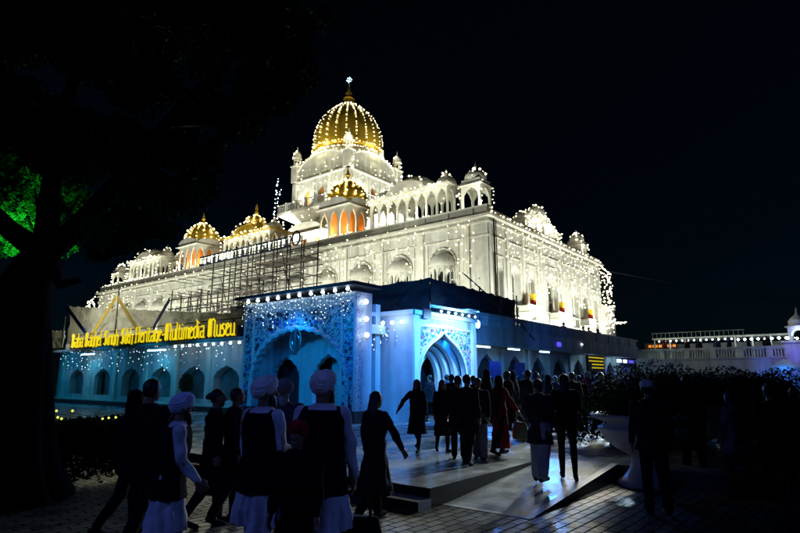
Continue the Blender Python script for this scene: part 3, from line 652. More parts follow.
# bulbs massed on the parapet below the gold kiosks, pavilions
for v0, v1, lb in ((29.8,35.2,'below the near gold domed kiosk'),(21.4,29.0,'below the long white pavilion'),(40.5,49,'below the gold roofed pavilion'),(51.5,57.5,'below the far gold domed kiosk'),(58,73.5,'along the far left end of the roof')):
    for q_ in range(1):
        string([(U0+.1+.3*q_, v0, ZP+.1+.2*q_), (U0+.1+.3*q_, v1, ZP+.1+.2*q_)], .45, .07, M['bulbw'], 'row of bulbs massed on the parapet ' + lb, 'rows of bulbs on the parapet ' + lb, .1)
# tower strings
for (o, d, n) in (((TX-TS-.12,TY,0),AY,NX),((TX,TY-TS-.12,0),AX,NY)):
    for i in range(9):
        s_ = -TS+.4+i*(2*TS-.8)/8; O = Vector(o)+Vector(d)*s_
        string([O+Vector((0,0,25.6)), O+Vector((0,0,20.6 if i % 2 else 22.8))], .75, .07, M['bulbw'], 'string of bulbs hanging down the upper stage of the dome tower', 'bulb strings on the upper dome tower', .22)
    D = Vector(d)
    string([Vector(o)+D*((TS-.5)*cos(pi*i/18))+Vector((0,0,25.5+1.5*sin(pi*i/18))) for i in range(19)], .6, .08, M['bulbw'], 'bulbs following the arched gable of the dome tower', 'bulbs on the arched gables', .04)
for sx, sy in ((-1,-1),(1,-1),(-1,1)):
    x, y = TX+sx*TS, TY+sy*TS
    string([(x-.5*cos(a), y-.5*sin(a), 26.1+.25*a) for a in [i*.9 for i in range(9)]], .34, .09, M['bulbw'], 'bulbs wound round a corner turret of the dome tower', 'bulbs on the corner turrets', .05)
    string([(x+.1*sx, y+.1*sy-.5, 25.9), (x+.1*sx, y+.1*sy-.5, 20.7)], .55, .08, M['bulbw'], 'bulb string down a corner of the dome tower', 'bulb strings on tower corners', .2)
string([(TX-q-.15, TY+q, 21.2), (TX-q-.1, TY-q, 21.2)], 1.1, .075, M['bulbw'], 'row of bulbs along the left rail of the tower balcony', None, .15)
string([(TX-q, TY-q-.1, 21.2), (TX+q, TY-q-.1, 21.2)], .6, .085, M['bulbw'], 'row of bulbs along the right rail of the tower balcony', None, .25)
for dx in (0, .5):
    string([(TX-q+dx, TY+q+.1, 24.6-dx*2), (TX-q-.2, TY+q+.3, 20.2), (TX-q-.2, TY+q-.6, 17.5), (TX-q+.1, TY+q-1.6, 14.0)], .42, .075, M['bulbc'], 'bluish white bulb string hanging off the left edge of the tower balcony', 'bluish strings off the tower balcony', .06)
curtain('L', TY-TS-1, TY+TS+1, 7, 19.9, 1.5, 4, M['bulbw'], .075, .6, 'bulb string hanging below the tower balcony', 'bulb strings below the tower balcony', TX-TS-1.5, .2)
# strings and cable beyond the far right end of the hall
curtain('R', 52.9, 55.6, 7, ZC-.4, 4.5, 6.2, M['bulbw'], .085, .36, 'dense bulb string hanging from the cable past the far right end of the hall', 'dense bulb strings beyond the hall', V0-.2, .16)
string([(52.6, V0-.2, ZC), (55.8, V0-.2, ZC-.5)], .4, .085, M['bulbw'], 'short bulb string on the cable past the far right end of the hall', None, .05)
string([(55.8, V0-.2, 7.0), (59.5, V0-.2, 7.4)], .36, .1, M['bulbw'], 'short level bulb string sticking out past the hall end', None, .04)
string([(U0-.4, 74.2, ZC-.3), (U0-.4, 76.6, ZC-1.0)], .4, .1, M['bulbw'], 'bulb string sloping off the far left end of the hall', None, .05)
curtain('L', 74.3, 77, 5, ZC-.6, 1.5, 2.6, M['bulbw'], .1, .42, 'bulb string hanging beyond the far left end of the hall', 'bulb strings beyond the left end', U0-.3, .2)
wing = empty('stair_tower', (56, 20, 0), 'plain grey stair tower behind the far end of the white hall', 'tower')
MB().box(-3.3, -2.3, 0, 1.0, 3, 8.4).build('wall', M['wallw'], wing); MB().box(-3.4, -2.4, 8.4, 1.1, 3.1, 8.6).build('coping', M['trim'], wing)
wr = MB(); wr.tube([Vector((53,17,11.8)).lerp(Vector((95,-20,8)), i/20)-Vector((0,0,3*4*(i/20)*(1-i/20)*.4)) for i in range(21)], .02, 4)
tag(wr.build('cable', M['wire']), 'thin black cable running off the hall end across the night sky', 'cable')

#LOWER
# ------------------------------------------------------------------ LOWER STOREY
GS = .26      # marble floor level
ls = empty('entrance_block', (25, 20, 0), 'long single storey block under the terrace with recessed shop fronts and a balustrade', 'building')
def L(b, name, m, smooth=False, par=None):
    b.v = [(x-25, y-20, z) for x, y, z in b.v]; return b.build(name, m, par or ls, smooth)
L(MB().box(16.6, 14.4, GS, 53, 74, 3.9), 'core', M['wallw'])
L(MB().box(15.75, 12.95, 3.3, 53.5, 14.6, 3.9).box(15.2, 14.6, 3.45, 17.2, 40, 3.9), 'terrace_slab', M['wallw'])
fa = MB(); fa.box(20.2, 12.75, 3.28, 46, 12.95, 4.02); fa.box(20.2, 12.68, 4.02, 46.1, 12.98, 4.10); fa.box(20.2, 12.7, 3.24, 46, 12.75, 3.34)
L(fa, 'fascia', M['wallw'])
ba = MB(); ba.box(20.2, 12.72, 4.56, 46.2, 12.96, 4.68)
x = 20.3; i = 0
while x < 46:
    if i % 12 == 0: ba.box(x-.14, 12.73, 4.10, x+.14, 12.95, 4.56)
    elif 12 < i < 30 or x > 33:
        ba.box(x-.08, 12.80, 4.10, x+.09, 12.88, 4.56) if x > 33 else ba.lathe([(.05,4.1),(.07,4.25),(.035,4.4),(.05,4.56)], (x, 12.84, 0), 6)
    elif i < 12: ba.lathe([(.05,4.1),(.07,4.25),(.035,4.4),(.05,4.56)], (x, 12.84, 0), 6)
    else: ba.box(x-.1, 12.82, 4.1, x+.1, 12.86, 4.56)
    x += .2; i += 1
L(ba, 'balustrade', M['wallw'])
# shop fronts under the right-hand terrace
sf = MB()
bays = [20.3, 23.2, 26.4, 29.3, 32.2, 35.4, 38.6, 41.8, 45.0]
ops = [((a+b_)/2, arch((b_-a)*.62, 1.9, 2.95, GS+.01 if k % 2 else 1.0, 5)) for k, (a, b_) in enumerate(zip(bays[:-1], bays[1:]))]
sf.arcade((0,14.1,0), AX, NY, 20.1, 53, GS, 3.28, ops, .25)
for a in bays: sf.box(a-.16, 13.95, GS, a+.16, 14.098, 3.1); sf.box(a-.2, 13.92, 3.1, a+.2, 14.098, 3.26)
L(sf, 'shop_front_wall', M['wallw'])
for k, (a, b_) in enumerate(zip(bays[:-1], bays[1:])):
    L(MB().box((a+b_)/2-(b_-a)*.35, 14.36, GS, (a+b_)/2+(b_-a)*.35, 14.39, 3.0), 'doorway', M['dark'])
for k, px in enumerate((22.0, 24.6, 27.3)):
    e = empty('notice_panel', (px, 13.55, 0), ['blue counter panel nearest the white floral gateway', 'second blue counter panel under the terrace', 'third blue counter panel under the terrace, farthest from the gateway'][k], 'panel', 'blue counter panels')
    MB().box(-.55, -.03, 1.75, .55, .03, 2.55).build('board', M['bluepanel'], e)
    b = MB(); b.tube([(-.5,0,GS),(-.5,0,1.75)], .03, 6); b.tube([(.5,0,GS),(.5,0,1.75)], .03, 6); b.build('leg', M['steel'], e)
for k, (px, py) in enumerate(((22.3, 12.9), (25.3, 12.9), (28.9, 12.9))):
    e = empty('tube_lamp', (px, 12.85, 3.18), ['white tube lamp under the terrace nearest the floral gateway', 'middle white tube lamp under the terrace edge', 'third white tube lamp under the terrace edge'][k], 'lamp', 'tube lamps under the right hand terrace')
    MB().box(-.65, -.05, 0, .65, .05, .06).build('fitting', M['trim'], e); b = MB(); b.tube([(-.6,0,-.04),(.6,0,-.04)], .035, 8); b.build('tube', M['tube'], e)
    spot((px, 12.9, 3.05), (px, 13.6, 0), 32, (.15, .5, 1), 150, .3)
spot((24, 12.95, 3.0), (24.4, 14.1, 1.4), 30, (.05, .3, 1), 140, .3)
spot((31, 12.95, 3.0), (31.5, 14.1, 1.4), 16, (.2, .55, .9), 140, .3)
for k, (px, c_, e_) in enumerate(((36, (.3,.6,1), 50), (43, (.15,.25,1), 110), (47.5, (.1,.2,1), 90))): spot((px, 12.9, 3.0), (px, 13.9, .5), e_, c_, 140, .3)
for px, m_, w_ in ((43.2, 'tube', .9), (44.6, 'tube', .7), (46.2, 'viol', 1.1), (37.6, 'tube', .5)):
    o = MB().box(px-w_/2, 13.3, 2.9, px+w_/2, 13.36, 3.12).build('light_strip', M[m_])
    tag(o, {43.2:'bright lit strip under the far terrace', 44.6:'second bright lit strip under the far terrace', 46.2:'violet lit strip at the far end under the terrace', 37.6:'short lit strip beside the yellow lettered sign'}[px], 'lamp')
# lit sign with small unreadable lines
sg = empty('led_sign', (36.0, 12.6, 2.9), 'small black hanging sign with lit yellow lines', 'sign')
MB().box(-1.5, -.06, -.75, 1.5, .06, .28).build('board', M['signb'], sg)
b = MB()
for r_ in range(4):
    x = -1.3
    while x < 1.3:
        w_ = R.uniform(.06, .22)
        if r_ < 2 or x > -.9: b.box(x, -.075, .08-.21*r_, x+w_*.55, -.062, .15-.21*r_)
        x += w_+.04
b.build('lettering', M['yled'], sg)
o = MB().box(30.3, 12.66, 3.5, 30.8, 12.7, 3.75).build('wall_sign', M['viol']); tag(o, 'small violet oval sign on the terrace fascia', 'sign')
o = MB().box(34.1, 12.68, 3.75, 34.2, 12.7, 3.82).build('lamp', M['bulbc']); tag(o, 'tiny white lamp on the terrace fascia', 'lamp')

# -------- portal with coloured floral spandrels (faces the court on the right)
PB = 11.87; PA0, PA1 = 15.69, 19.95
p2 = empty('floral_gateway', (PA0, PB, 0), 'bright blue white gateway with purple and green floral inlay round a pointed arch', 'gateway')
def G2(b, name, m, smooth=False, par=None):
    b.v = [(x-PA0, y-PB, z) for x, y, z in b.v]; return b.build(name, m, par or p2, smooth)
op = (17.65, arch(3.2, 1.75, 3.46, GS, 0, 60, ogee=.16, pw=5))
G2(MB().arcade((0,PB,0), AX, NY, PA0, PA1, GS, 4.12, [op], .25), 'front_wall', M['wallw'])
G2(MB().box(PA0, PB+.25, GS, PA0+.25, 14.4, 4.12).box(PA1-.25, PB+.25, GS, PA1, 14.0, 4.12).box(PA0+.25, PB+.25, 3.95, PA1-.25, 14.3, 4.12), 'side_wall', M['wallw'])
for k, (w_, y_) in enumerate(((2.86, .45), (2.52, .75), (2.2, 1.05))):
    G2(MB().arcade((0,PB+y_,0), AX, NY, PA0+.25, PA1-.25, GS, 3.95, [(17.65, arch(w_, 1.7, 3.16-.12*k, GS, 0, 40, ogee=.1, pw=5))], .18), 'inner_arch', M['wallw'])
G2(MB().arcade((0,13.2,0), AX, NY, PA0+.25, PA1-.25, GS, 3.95, [(18.55, arch(1.3, 1.75, 2.65, GS, 0, 30, ogee=.12, pw=4))], .2), 'back_wall', M['wallw'])
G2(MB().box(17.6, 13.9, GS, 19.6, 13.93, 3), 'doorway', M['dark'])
G2(MB().box(PA0-.08, PB-.10, 3.98, PA1+.08, PB-.002, 4.14).box(PA0-.10, PB-.1, 3.98, PA0-.002, 13.3, 4.14), 'cornice', M['trim'])
fr = MB()
for a in (PA0+.02, PA1-.30): fr.box(a, PB-.07, GS, a+.28, PB-.002, 3.96)
fr.box(PA0+.3, PB-.05, 3.58, PA1-.3, PB-.002, 3.63); fr.box(PA0+.34, PB-.05, GS, PA0+.38, PB-.002, 3.58); fr.box(PA1-.38, PB-.05, GS, PA1-.34, PB-.002, 3.58)
fr.tube([(17.65+a, PB-.01, z) for a, z in op[1][1:-1]], .045, 6)
G2(fr, 'frame', M['trim'])
def inside_spandrel(a, z, out, c, lo, hi, ztop, marg=.1):
    if not (lo < a < hi and .55 < z < ztop): return False
    for (a1, h1), (a2, h2) in zip(out[:-1], out[1:]):
        if a1-marg <= a-c <= a2+marg and z < max(h1, h2)+marg: return False
    return True
fl = MB(); RR = random.Random(5)
def motif(b, put, n, lo, hi, ztop, out, c, mats_, size=1):
    pts = []
    tries = 0
    while len(pts) < n and tries < 6000:
        tries += 1; a = RR.uniform(lo, hi); z = RR.uniform(.6, ztop)
        if not inside_spandrel(a, z, out, c, lo, hi, ztop, .09*size): continue
        if any((a-p[0])**2+(z-p[1])**2 < (.13*size)**2 for p in pts): continue
        pts.append((a, z))
    for k, (a, z) in enumerate(pts):
        b.mi = RR.choice(mats_); kind = RR.random(); th0 = RR.uniform(0, 2*pi); s_ = size*RR.uniform(.7, 1.2)
        if kind < .30:   # rosette
            for p in range(6):
                t = th0+p*pi/3; c1 = (a+.05*s_*cos(t), z+.05*s_*sin(t))
                b.poly([put(c1[0]+.035*s_*cos(t+q_)*(1 if q_ not in (0, pi) else 1.2), c1[1]+.035*s_*sin(t+q_)) for q_ in (0, pi/3, 2*pi/3, pi, 4*pi/3, 5*pi/3)], put.n, .012)
        elif kind < .7:    # scroll
            P = [put(a+.012*s_*k_*cos(th0+k_*.62), z+.012*s_*k_*sin(th0+k_*.62)) for k_ in range(1, 11)]
            b.tube(P, .014*s_, 4)
        else:            # leaf pair
            for sg_ in (-1, 1):
                t = th0+sg_*.5
                P = [(0,0),(.04,.025),(.09,.0),(.04,-.025)]
                b.poly([put(a+(u*cos(t)-v*sin(t))*s_*1.1, z+(u*sin(t)+v*cos(t))*s_*1.1) for u, v in P], put.n, .012)
def put2(a, z): return (a, PB-.012, z)
put2.n = NY
motif(fl, put2, 120, PA0+.42, PA1-.42, 3.55, op[1], 17.65, [0,1,1,2,1,3,2], .8)
# pointed finial above the arch and vase motifs at the foot of the border
fl.mi = 2; fl.poly([put2(17.65-.03, 3.40), put2(17.65+.03, 3.40), put2(17.65, 3.56)], NY, .02)
G2(fl, 'floral_inlay', [M['fl_p'], M['fl_g'], M['fl_b'], M['fl_r']])
b = MB(); x = 16.6
while x < 19.3:
    w_ = RR.uniform(.05, .13); b.box(x, PB-.03, 3.70+RR.uniform(0,.04), x+w_*.4, PB-.004, 3.90); b.box(x, PB-.03, 3.88, x+w_, PB-.004, 3.905); x += w_+.035
G2(b, 'lettering', M['cyled'])
rg = empty('lamp_rail', (17.9, PB-.3, 4.2), 'rail of small floodlights along the top of the floral gateway', 'lamp')
MB().box(-1.5, -.05, .06, 1.6, .05, .16).build('rail', M['trim'], rg)
for k in range(6):
    x = -1.0+.48*k; MB().box(x-.1, -.1, -.06, x+.1, .08, .06).build('lamp_head', M['wire'], rg); b = MB(); b.bulb((x, -.12, -.05), .055); b.build('lens', M['bulbc'], rg)
for b_ in (1.1,):
    MB().box(-.3+b_, -.2, .16, .5+b_, .15, .22).build('top_plate', M['trim'], rg)
o = MB().box(16.15, PB-.16, 3.86, 16.62, PB-.1, 4.2).build('speaker_box', M['signb']); tag(o, 'small dark blue box at the top left of the floral gateway', 'speaker')
for x in (16.9, 17.7, 18.5, 19.2): spot((x, PB-.45, 4.0), (x, PB+.3, 1.2), 9, (.45, .75, 1), 110, .06)
fb = empty('flood_lamp', (20.65, 12.2, 4.0), 'glaring blue flood lamp on an arm right of the floral gateway', 'lamp')
b = MB(); b.tube([(-.7,.0,.06),(0,0,0)], .03, 6); b.build('arm', M['trim'], fb); MB().box(-.16, -.05, -.16, .16, .1, .16).build('housing', M['trim'], fb)
b = MB(); b.lathe([(.02,-.06),(.12,-.05),(.17,-.01),(.16,0.02)], (0,0,0), 18); o = b.build('lens', M['bluelens'], fb, True, (0,-.07,0)); o.rotation_euler = (rad(-50)*0+rad(90), 0, 0); o.rotation_euler = (rad(-90), 0, 0); o.location = (0,-.06,0)
spot((20.6, 11.85, 3.95), (13, 5, 0), 1600, (.03, .2, 1), 120, .22)
point((20.6, 11.9, 4.0), 20, (.03, .2, 1), .2)

# -------- link wall between the two portals
lk = empty('link_wall', (15.8, 13, 0), 'plain blue lit wall with a white kerb between the two gateways', 'wall')
MB().box(.05, .15, GS, .5, 3.0, 3.3).build('wall', M['wallw'], lk)
MB().box(-.25, 0.1, 3.3, .6, 2.0, 3.62).box(-1.2, .02+.0, 3.3, -.25, .4, 3.62).build('kerb', M['trim'], lk)
MB().box(-.12, .35, GS, .04, .6, 3.3).build('pilaster', M['trim'], lk)
MB().box(-.06, .75, GS, .04, .9, 3.3).build('drainpipe', M['steel'], lk)

# -------- portal with lace inlay and big cusped arch
QA = 14.0; QB0, QB1 = 13.0, 19.25
p1 = empty('lace_gateway', (QA, QB0, 0), 'blue gateway covered in dark lace inlay with a wide cusped arch', 'gateway')
def G1(b, name, m, smooth=False, par=None):
    b.v = [(x-QA, y-QB0, z) for x, y, z in b.v]; return b.build(name, m, par or p1, smooth)
oc = (16.05, arch(5.3, 1.75, 3.62, GS+.4, 17, 136, ogee=.0, depth=.035))
G1(MB().arcade((QA,0,0), AY, NX, QB0, QB1, GS+.4, 4.7, [oc], .35), 'front_wall', M['inlay'])
G1(MB().box(QA+.35, QB0, GS+.4, QA+.8, QB0+.25, 4.7), 'side_wall', M['wallw']); G1(MB().box(QA+.35, QB1-.25, GS+.4, 15.6, QB1, 4.7), 'side_wall', M['wallw'])
G1(MB().box(QA-.06, QB0-.04, GS, QA+.8, QB0+2.0*.3, GS+.4).box(QA-.06, 18.5, GS, QA+.4, QB1+.04, GS+.4).box(QA+.36, QB0+.6, GS, QA+1.2, 18.5, GS+.2), 'plinth', M['plinth'])
G1(MB().arcade((15.3,0,0), AY, NX, QB0+.25, QB1-.25, GS, 4.4, [(18.15, arch(1.75, 1.8, 2.62, GS+.2, 7, 42)), (15.65, arch(1.75, 1.8, 2.66, GS+.2, 7, 42))], .25), 'back_wall', M['wallw'])
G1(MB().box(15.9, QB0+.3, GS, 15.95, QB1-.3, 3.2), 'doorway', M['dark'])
G1(MB().box(QA+.36, QB0+.26, 3.95, 15.3, QB1-.26, 4.1), 'porch_ceiling', M['wallw'])
fr = MB(); fr.box(QA-.05, QB0, 4.58, QA-.002, QB1, 4.7)
for y in (QB0+.02, QB0+.62, QB1-.10, QB1-.68): fr.box(QA-.05, y, GS+.4, QA-.002, y+.08, 4.5)
fr.box(QA-.05, QB0+.62, 4.28, QA-.002, QB1-.6, 4.34)
G1(fr, 'frame', M['wallw'])
ar = MB(); ar.tube([(QA-.0, 16.05+a, z) for a, z in oc[1]], .10, 6); G1(ar, 'arch_rim', M['inlay'])
G1(MB().box(QA-.5, QB0-.3, 4.86, QA+1.0, QB1+.1, 4.98), 'canopy_strip', M['tarp_dark'])
vs = MB()      # dark vase of flowers motif at the foot of the borders
for y in (QB0+.33, QB1-.36):
    pv = lambda a, z: (QA-.004, y+a, z)
    vs.poly([pv(-.12,.78),pv(.12,.78),pv(.16,.86),pv(.06,.92),pv(.05,1.0),pv(.12,1.08),pv(.05,1.14),pv(.03,1.3),pv(-.03,1.3),pv(-.05,1.14),pv(-.12,1.08),pv(-.05,1.0),pv(-.06,.92),pv(-.16,.86)], NX, .012)
G1(vs, 'vase_inlay', M['signb'])
def put1(a, z): return (QA-.004, a, z)
put1.n = NX
fl = MB(); motif(fl, put1, 330, QB0+.75, QB1-.75, 4.22, oc[1], 16.05, [0,0,1], 1.0)
for lo_, hi_ in ((QB0+.14, QB0+.58), (QB1-.58, QB1-.14)):
    motif(fl, put1, 70, lo_, hi_, 4.5, [(-9, 0), (-8.9, 0)], 16.05, [0,0,1], .9)
G1(fl, 'floral_inlay', [M['signb'], M['fl_b']])
# khanda emblem hanging at the apex
kh = empty('khanda_emblem', (QA-.12, 15.95, 3.1), 'grey metal emblem of crossed swords hanging at the apex of the wide arch', 'emblem')
b = MB(); KY = lambda a, z: (0, -a, z)
b.poly([KY(-.05,-.42),KY(.05,-.42),KY(.07,.25),KY(0,.52),KY(-.07,.25)], NX, .03); b.box(-.05, -.1, -.52, .03, .1, -.44); b.build('sword', M['iron'], kh)
b = MB(); b.tube([KY(.2*cos(a), .02+.2*sin(a)) for a in [i*pi/12 for i in range(25)]], .025, 5); b.build('ring', M['iron'], kh)
for s_ in (-1, 1):
    b = MB(); b.tube([KY(s_*(.33*cos(a)-.03), .02+.42*sin(a)) for a in [(-pi/2+.2)+i*pi/14*.93 for i in range(15)]], .045, 5, .015); b.build('curved_sword', M['iron'], kh)
gl = empty('bulb_row', (QA-.2, QB0, 4.78), 'row of ten white globe lamps along the top of the lace gateway', 'lamp')
for k in range(10):
    y = .25+k*.62; b = MB(); b.lathe([(.02,-.055),(.055,-.03),(.066,0),(.05,.045),(.03,.08)], (0, y, 0), 12); b.build('globe_lamp', M['bulbc'], gl, True)
MB().box(-.02, 0, .085, .06, 6.2, .12).build('batten', M['trim'], gl)
for k in range(5): point((QA-.42, QB0+.6+1.25*k, 4.62), 2.0, (.6, .85, 1), .08)
for k, (y, z) in enumerate(((12.96,4.35),(12.94,3.75),(12.9,3.2))):
    b = ball(MB(), (QA+.3, y-.12, z), .085); tag(b.build('globe_lamp', M['bulbc']), ['top', 'middle', 'lowest'][k] + ' of the three white globe lamps on the white end of the lace gateway', 'lamp')
    point((QA+.3, y-.4, z), 1.6, (.8, .95, 1), .08)
for k, (x, y) in enumerate(((15.35, 12.95),(15.5, 12.2),(15.45,12.6))):
    b = ball(MB(), (x, y, 3.7), .065); tag(b.build('globe_lamp', M['bulbc']), 'small white globe lamp on the kerb between the two gateways', 'lamp', 'small lamps on the kerb between the gateways')
point((15.2, 12.3, 3.9), 2.5, (.85, .95, 1), .1)
# fine LED curtain down the lace gateway
begin()
for k in range(34):
    y = QB0+.1+k*(QB1-QB0-.2)/33
    string([(QA-.16, y, 4.7), (QA-.16, y, 4.7-R.uniform(.3, 1.15))], .16, .022, M['bulbs'], 'fine white LED string hanging over the lace inlay of the gateway', 'fine LED strings on the lace gateway', .05)
string([(QA-.16, QB0+.1, 4.7), (QA-.16, QB1-.1, 4.7)], 1, .01, M['bulbs'], '', '')
end('fine white LED curtain hanging over the top of the lace gateway', 'led_curtain')
begin()
for k in range(7):
    y = 12.2+k*.16
    string([(15.5-.25*(k % 2), y+.3, 3.5), (15.5-.25*(k % 2), y+.3, 3.5-R.uniform(.4, 1.0))], .22, .028, M['bulbs'], 'fine white LED string hanging under the kerb between the gateways', 'fine LED strings under the kerb', .05)
end('short fine LED curtain under the white kerb between the gateways', 'led_curtain')

# -------- museum facade
MA = 14.8; MV0, MV1 = 19.3, 39.6
mu = empty('museum_building', (MA, MV0, 0), 'low teal blue museum front with arched niches under the yellow lettered board', 'building')
def U(b, name, m, smooth=False, par=None):
    b.v = [(x-MA, y-MV0, z) for x, y, z in b.v]; return b.build(name, m, par or mu, smooth)
cent = [21.5, 24.1, 27.0, 30.1, 33.4, 36.8]
U(MB().arcade((MA,0,0), AY, NX, MV0, MV1, .3, 3.5, [(c_, arch(1.9, 1.75, 2.3, .8, 7, 36)) for c_ in cent], .5), 'front_wall', M['wallw'])
U(MB().box(MA+.42, MV0+.2, .3, MA+.5, MV1-.2, 3.2), 'niche_panel', M['nichep'])
pl = MB()
for v in (19.9, 22.8, 25.5, 28.5, 31.8, 35.1, 38.6): pl.box(MA-.1, v-.18, .8, MA-.002, v+.18, 3.0); pl.box(MA-.14, v-.24, 3.0, MA-.002, v+.24, 3.15); pl.box(MA-.14, v-.24, .6, MA-.002, v+.24, .8)
pl.box(MA-.18, MV0, .5, MA-.002, MV1, .6)
U(pl, 'pilaster', M['trim'])
U(MB().box(MA-.2, MV0, .0, MA-.002, MV1, .5), 'plinth', M['stepdark'])
U(MB().box(MA-.6, MV0+.02, 3.32, MA+.5, MV1, 3.46), 'eave', M['wallw'])
for v in (29.1, 34.5):
    U(MB().box(MA+.2, v-.55, .85, MA+.3, v+.55, 2.5), 'panel', M['brownwall'])
ps = empty('potted_shrub', (MA-.45, 23.9, 0), 'narrow dark shrub standing before the second niche left of the lace gateway', 'plant')
PS = True
sb = empty('museum_sign', (14.45, 20.2, 3.3), 'long navy board with big yellow blackletter wording, cut off at its right end', 'sign')
MB().box(0, 0, 0, .08, 17.2, .68).build('board', M['signb'], sb)
MB().box(.02, 0, .98, .06, 17.2, 1.02).build('rail', M['steel'], sb)
MB().box(.08, 0, .4, .5, 17.2, .66).build('box_top', M['signb'], sb)
# blackletter strokes: each glyph (width, [segments]) with x-height 1, ascender 1.55
def S(*p): return [(p[i], p[i+1], p[i+2], p[i+3]) for i in range(0, len(p), 4)]
GL_ = {
 'a': (.62, S(.0,.92,.4,1.0,.42,.95,.42,.08,.42,.08,.55,0,0,.5,.42,.58,0,.5,.0,.1,.0,.1,.22,.0,.22,0,.42,.12)),
 'b': (.60, S(0,1.5,0,.1,0,.1,.22,0,.22,0,.44,.12,.44,.12,.44,.85,.44,.85,.25,1.0,.25,1.0,0,.85)),
 'g': (.60, S(0,.88,0,.14,0,.14,.22,0,.22,0,.42,.12,0,.88,.2,1,.2,1,.42,.9,.42,.95,.42,-.3,.42,-.3,.2,-.48,.2,-.48,-.02,-.36)),
 'h': (.60, S(0,1.5,0,.02,0,.85,.25,1,.25,1,.44,.85,.44,.85,.44,.0,.44,0,.34,-.25)),
 'e': (.54, S(0,.88,0,.14,0,.14,.22,0,.22,0,.42,.1,0,.88,.22,1,.22,1,.38,.8,.38,.8,.02,.5)),
 'l': (.28, S(0,1.5,0,.1,0,.1,.13,0)),
 'S': (.78, S(.55,1.35,.3,1.5,.3,1.5,.02,1.25,.02,1.25,.05,.95,.05,.95,.5,.65,.5,.65,.55,.25,.55,.25,.3,0,.3,0,0,.15,.3,1.5,.3,.05)),
 'i': (.26, S(0,.95,0,.1,0,.1,.12,0,0,1.28,.03,1.3)),
 'n': (.60, S(0,.95,0,.02,0,.85,.25,1,.25,1,.44,.85,.44,.85,.44,.1,.44,.1,.55,0)),
 'k': (.56, S(0,1.5,0,.02,0,.55,.3,.95,.3,.95,.38,.8,.38,.75,.05,.5,.1,.5,.42,.02)),
 'H': (.86, S(.05,1.45,.05,.05,.05,.8,.6,.92,.6,1.45,.6,.05,-.1,1.32,.16,1.5,.48,1.35,.72,1.5,-.08,.0,.16,.05)),
 'r': (.46, S(0,.95,0,.02,0,.85,.2,1,.2,1,.34,.88)),
 't': (.42, S(.05,1.3,.05,.1,.05,.1,.2,0,.2,0,.3,.06,-.08,.95,.28,.95)),
 'M': (1.10, S(0,1.35,0,.1,0,.1,.15,0,0,1.35,.2,1.5,.2,1.5,.4,1.35,.4,1.4,.4,.05,.4,1.35,.62,1.5,.62,1.5,.82,1.3,.82,1.3,.82,.1,.82,.1,.95,0,.2,1.4,.2,.15)),
 'u': (.60, S(0,.95,0,.1,0,.1,.22,0,.22,0,.44,.14,.44,.95,.44,.1,.44,.1,.55,0)),
 'm': (.86, S(0,.95,0,.02,0,.85,.2,1,.2,1,.35,.85,.35,.9,.35,.02,.35,.85,.55,1,.55,1,.7,.85,.7,.85,.7,.08,.7,.08,.8,0)),
 'd': (.60, S(.3,1.55,.42,1.4,.42,1.4,.42,.12,.42,.12,.22,0,.22,0,0,.12,0,.12,0,.85,0,.85,.2,1,.2,1,.4,.9)),
 's': (.50, S(.36,.92,.18,1,.18,1,0,.82,0,.82,.34,.4,.34,.4,.34,.15,.34,.15,.15,0,.15,0,-.03,.1,.0,.82,.0,.6)),
 'B': (.82, S(.05,1.45,.05,.08,-.08,1.3,.25,1.5,.25,1.5,.52,1.35,.52,1.35,.52,.95,.52,.95,.15,.78,.2,.8,.58,.6,.58,.6,.58,.2,.58,.2,.3,0,.3,0,-.06,.1,.28,1.4,.28,.15)),
 '-': (.4, S(0,.5,.22,.6)),
 ' ': (.32, [])}
def blackletter(text, W, z0, xh, y_left, y_right, x, parent):
    GW = {c: GL_[c][0]+(.10 if c == ' ' else .05) for c in GL_}; tot = sum(GW[c] for c in text); k = abs(y_right-y_left)/tot; y = y_left; sgn = 1 if y_right > y_left else -1
    nx_, nz_ = .055*k, .055*xh
    b = MB()
    for c in text:
        wd, segs = GL_[c]; o = b
        for (x0, a0, x1, a1) in segs:
            p = [(y+sgn*x0*k, z0+a0*xh), (y+sgn*x1*k, z0+a1*xh)]
            P = []
            for (py, pz) in p:
                for t in ((-nx_, nz_), (nx_, -nz_), (-nx_*.35, -nz_*.8), (nx_*.35, nz_*.8)): P.append((py+sgn*t[0], pz+t[1]))
            # convex hull of the swept pen nib
            P = sorted(set(P)); lo = []; hi = []
            for q_ in P:
                while len(lo) > 1 and (lo[-1][0]-lo[-2][0])*(q_[1]-lo[-2][1])-(lo[-1][1]-lo[-2][1])*(q_[0]-lo[-2][0]) <= 0: lo.pop()
                lo.append(q_)
            for q_ in reversed(P):
                while len(hi) > 1 and (hi[-1][0]-hi[-2][0])*(q_[1]-hi[-2][1])-(hi[-1][1]-hi[-2][1])*(q_[0]-hi[-2][0]) <= 0: hi.pop()
                hi.append(q_)
            o.poly([(x-R.uniform(0,.004), yy, zz) for yy, zz in lo[:-1]+hi[:-1]], NX, .04)
        y += sgn*GW[c]*k
    return b.build('lettering', M['yled'], parent)
blackletter('Baba Baghel Singh Sikh Heritage-Multimedia Museu', 0, .27, .54, 16.9, .25, -.01, sb)
MB().box(-.02, -.25, .0, .1, 0, .68).build('board_end', M['signb'], sb)
tb = empty('bulb_row', (14.1, 19.5, 3.2), 'row of nine white globe lamps below the right half of the yellow lettered board', 'lamp')
for k in range(9):
    b = MB(); b.lathe([(.02,-.05),(.055,-.03),(.06,0),(.04,.05)], (0, .2+k*.62, 0), 12); b.build('globe_lamp', M['bulbc'], tb, True)
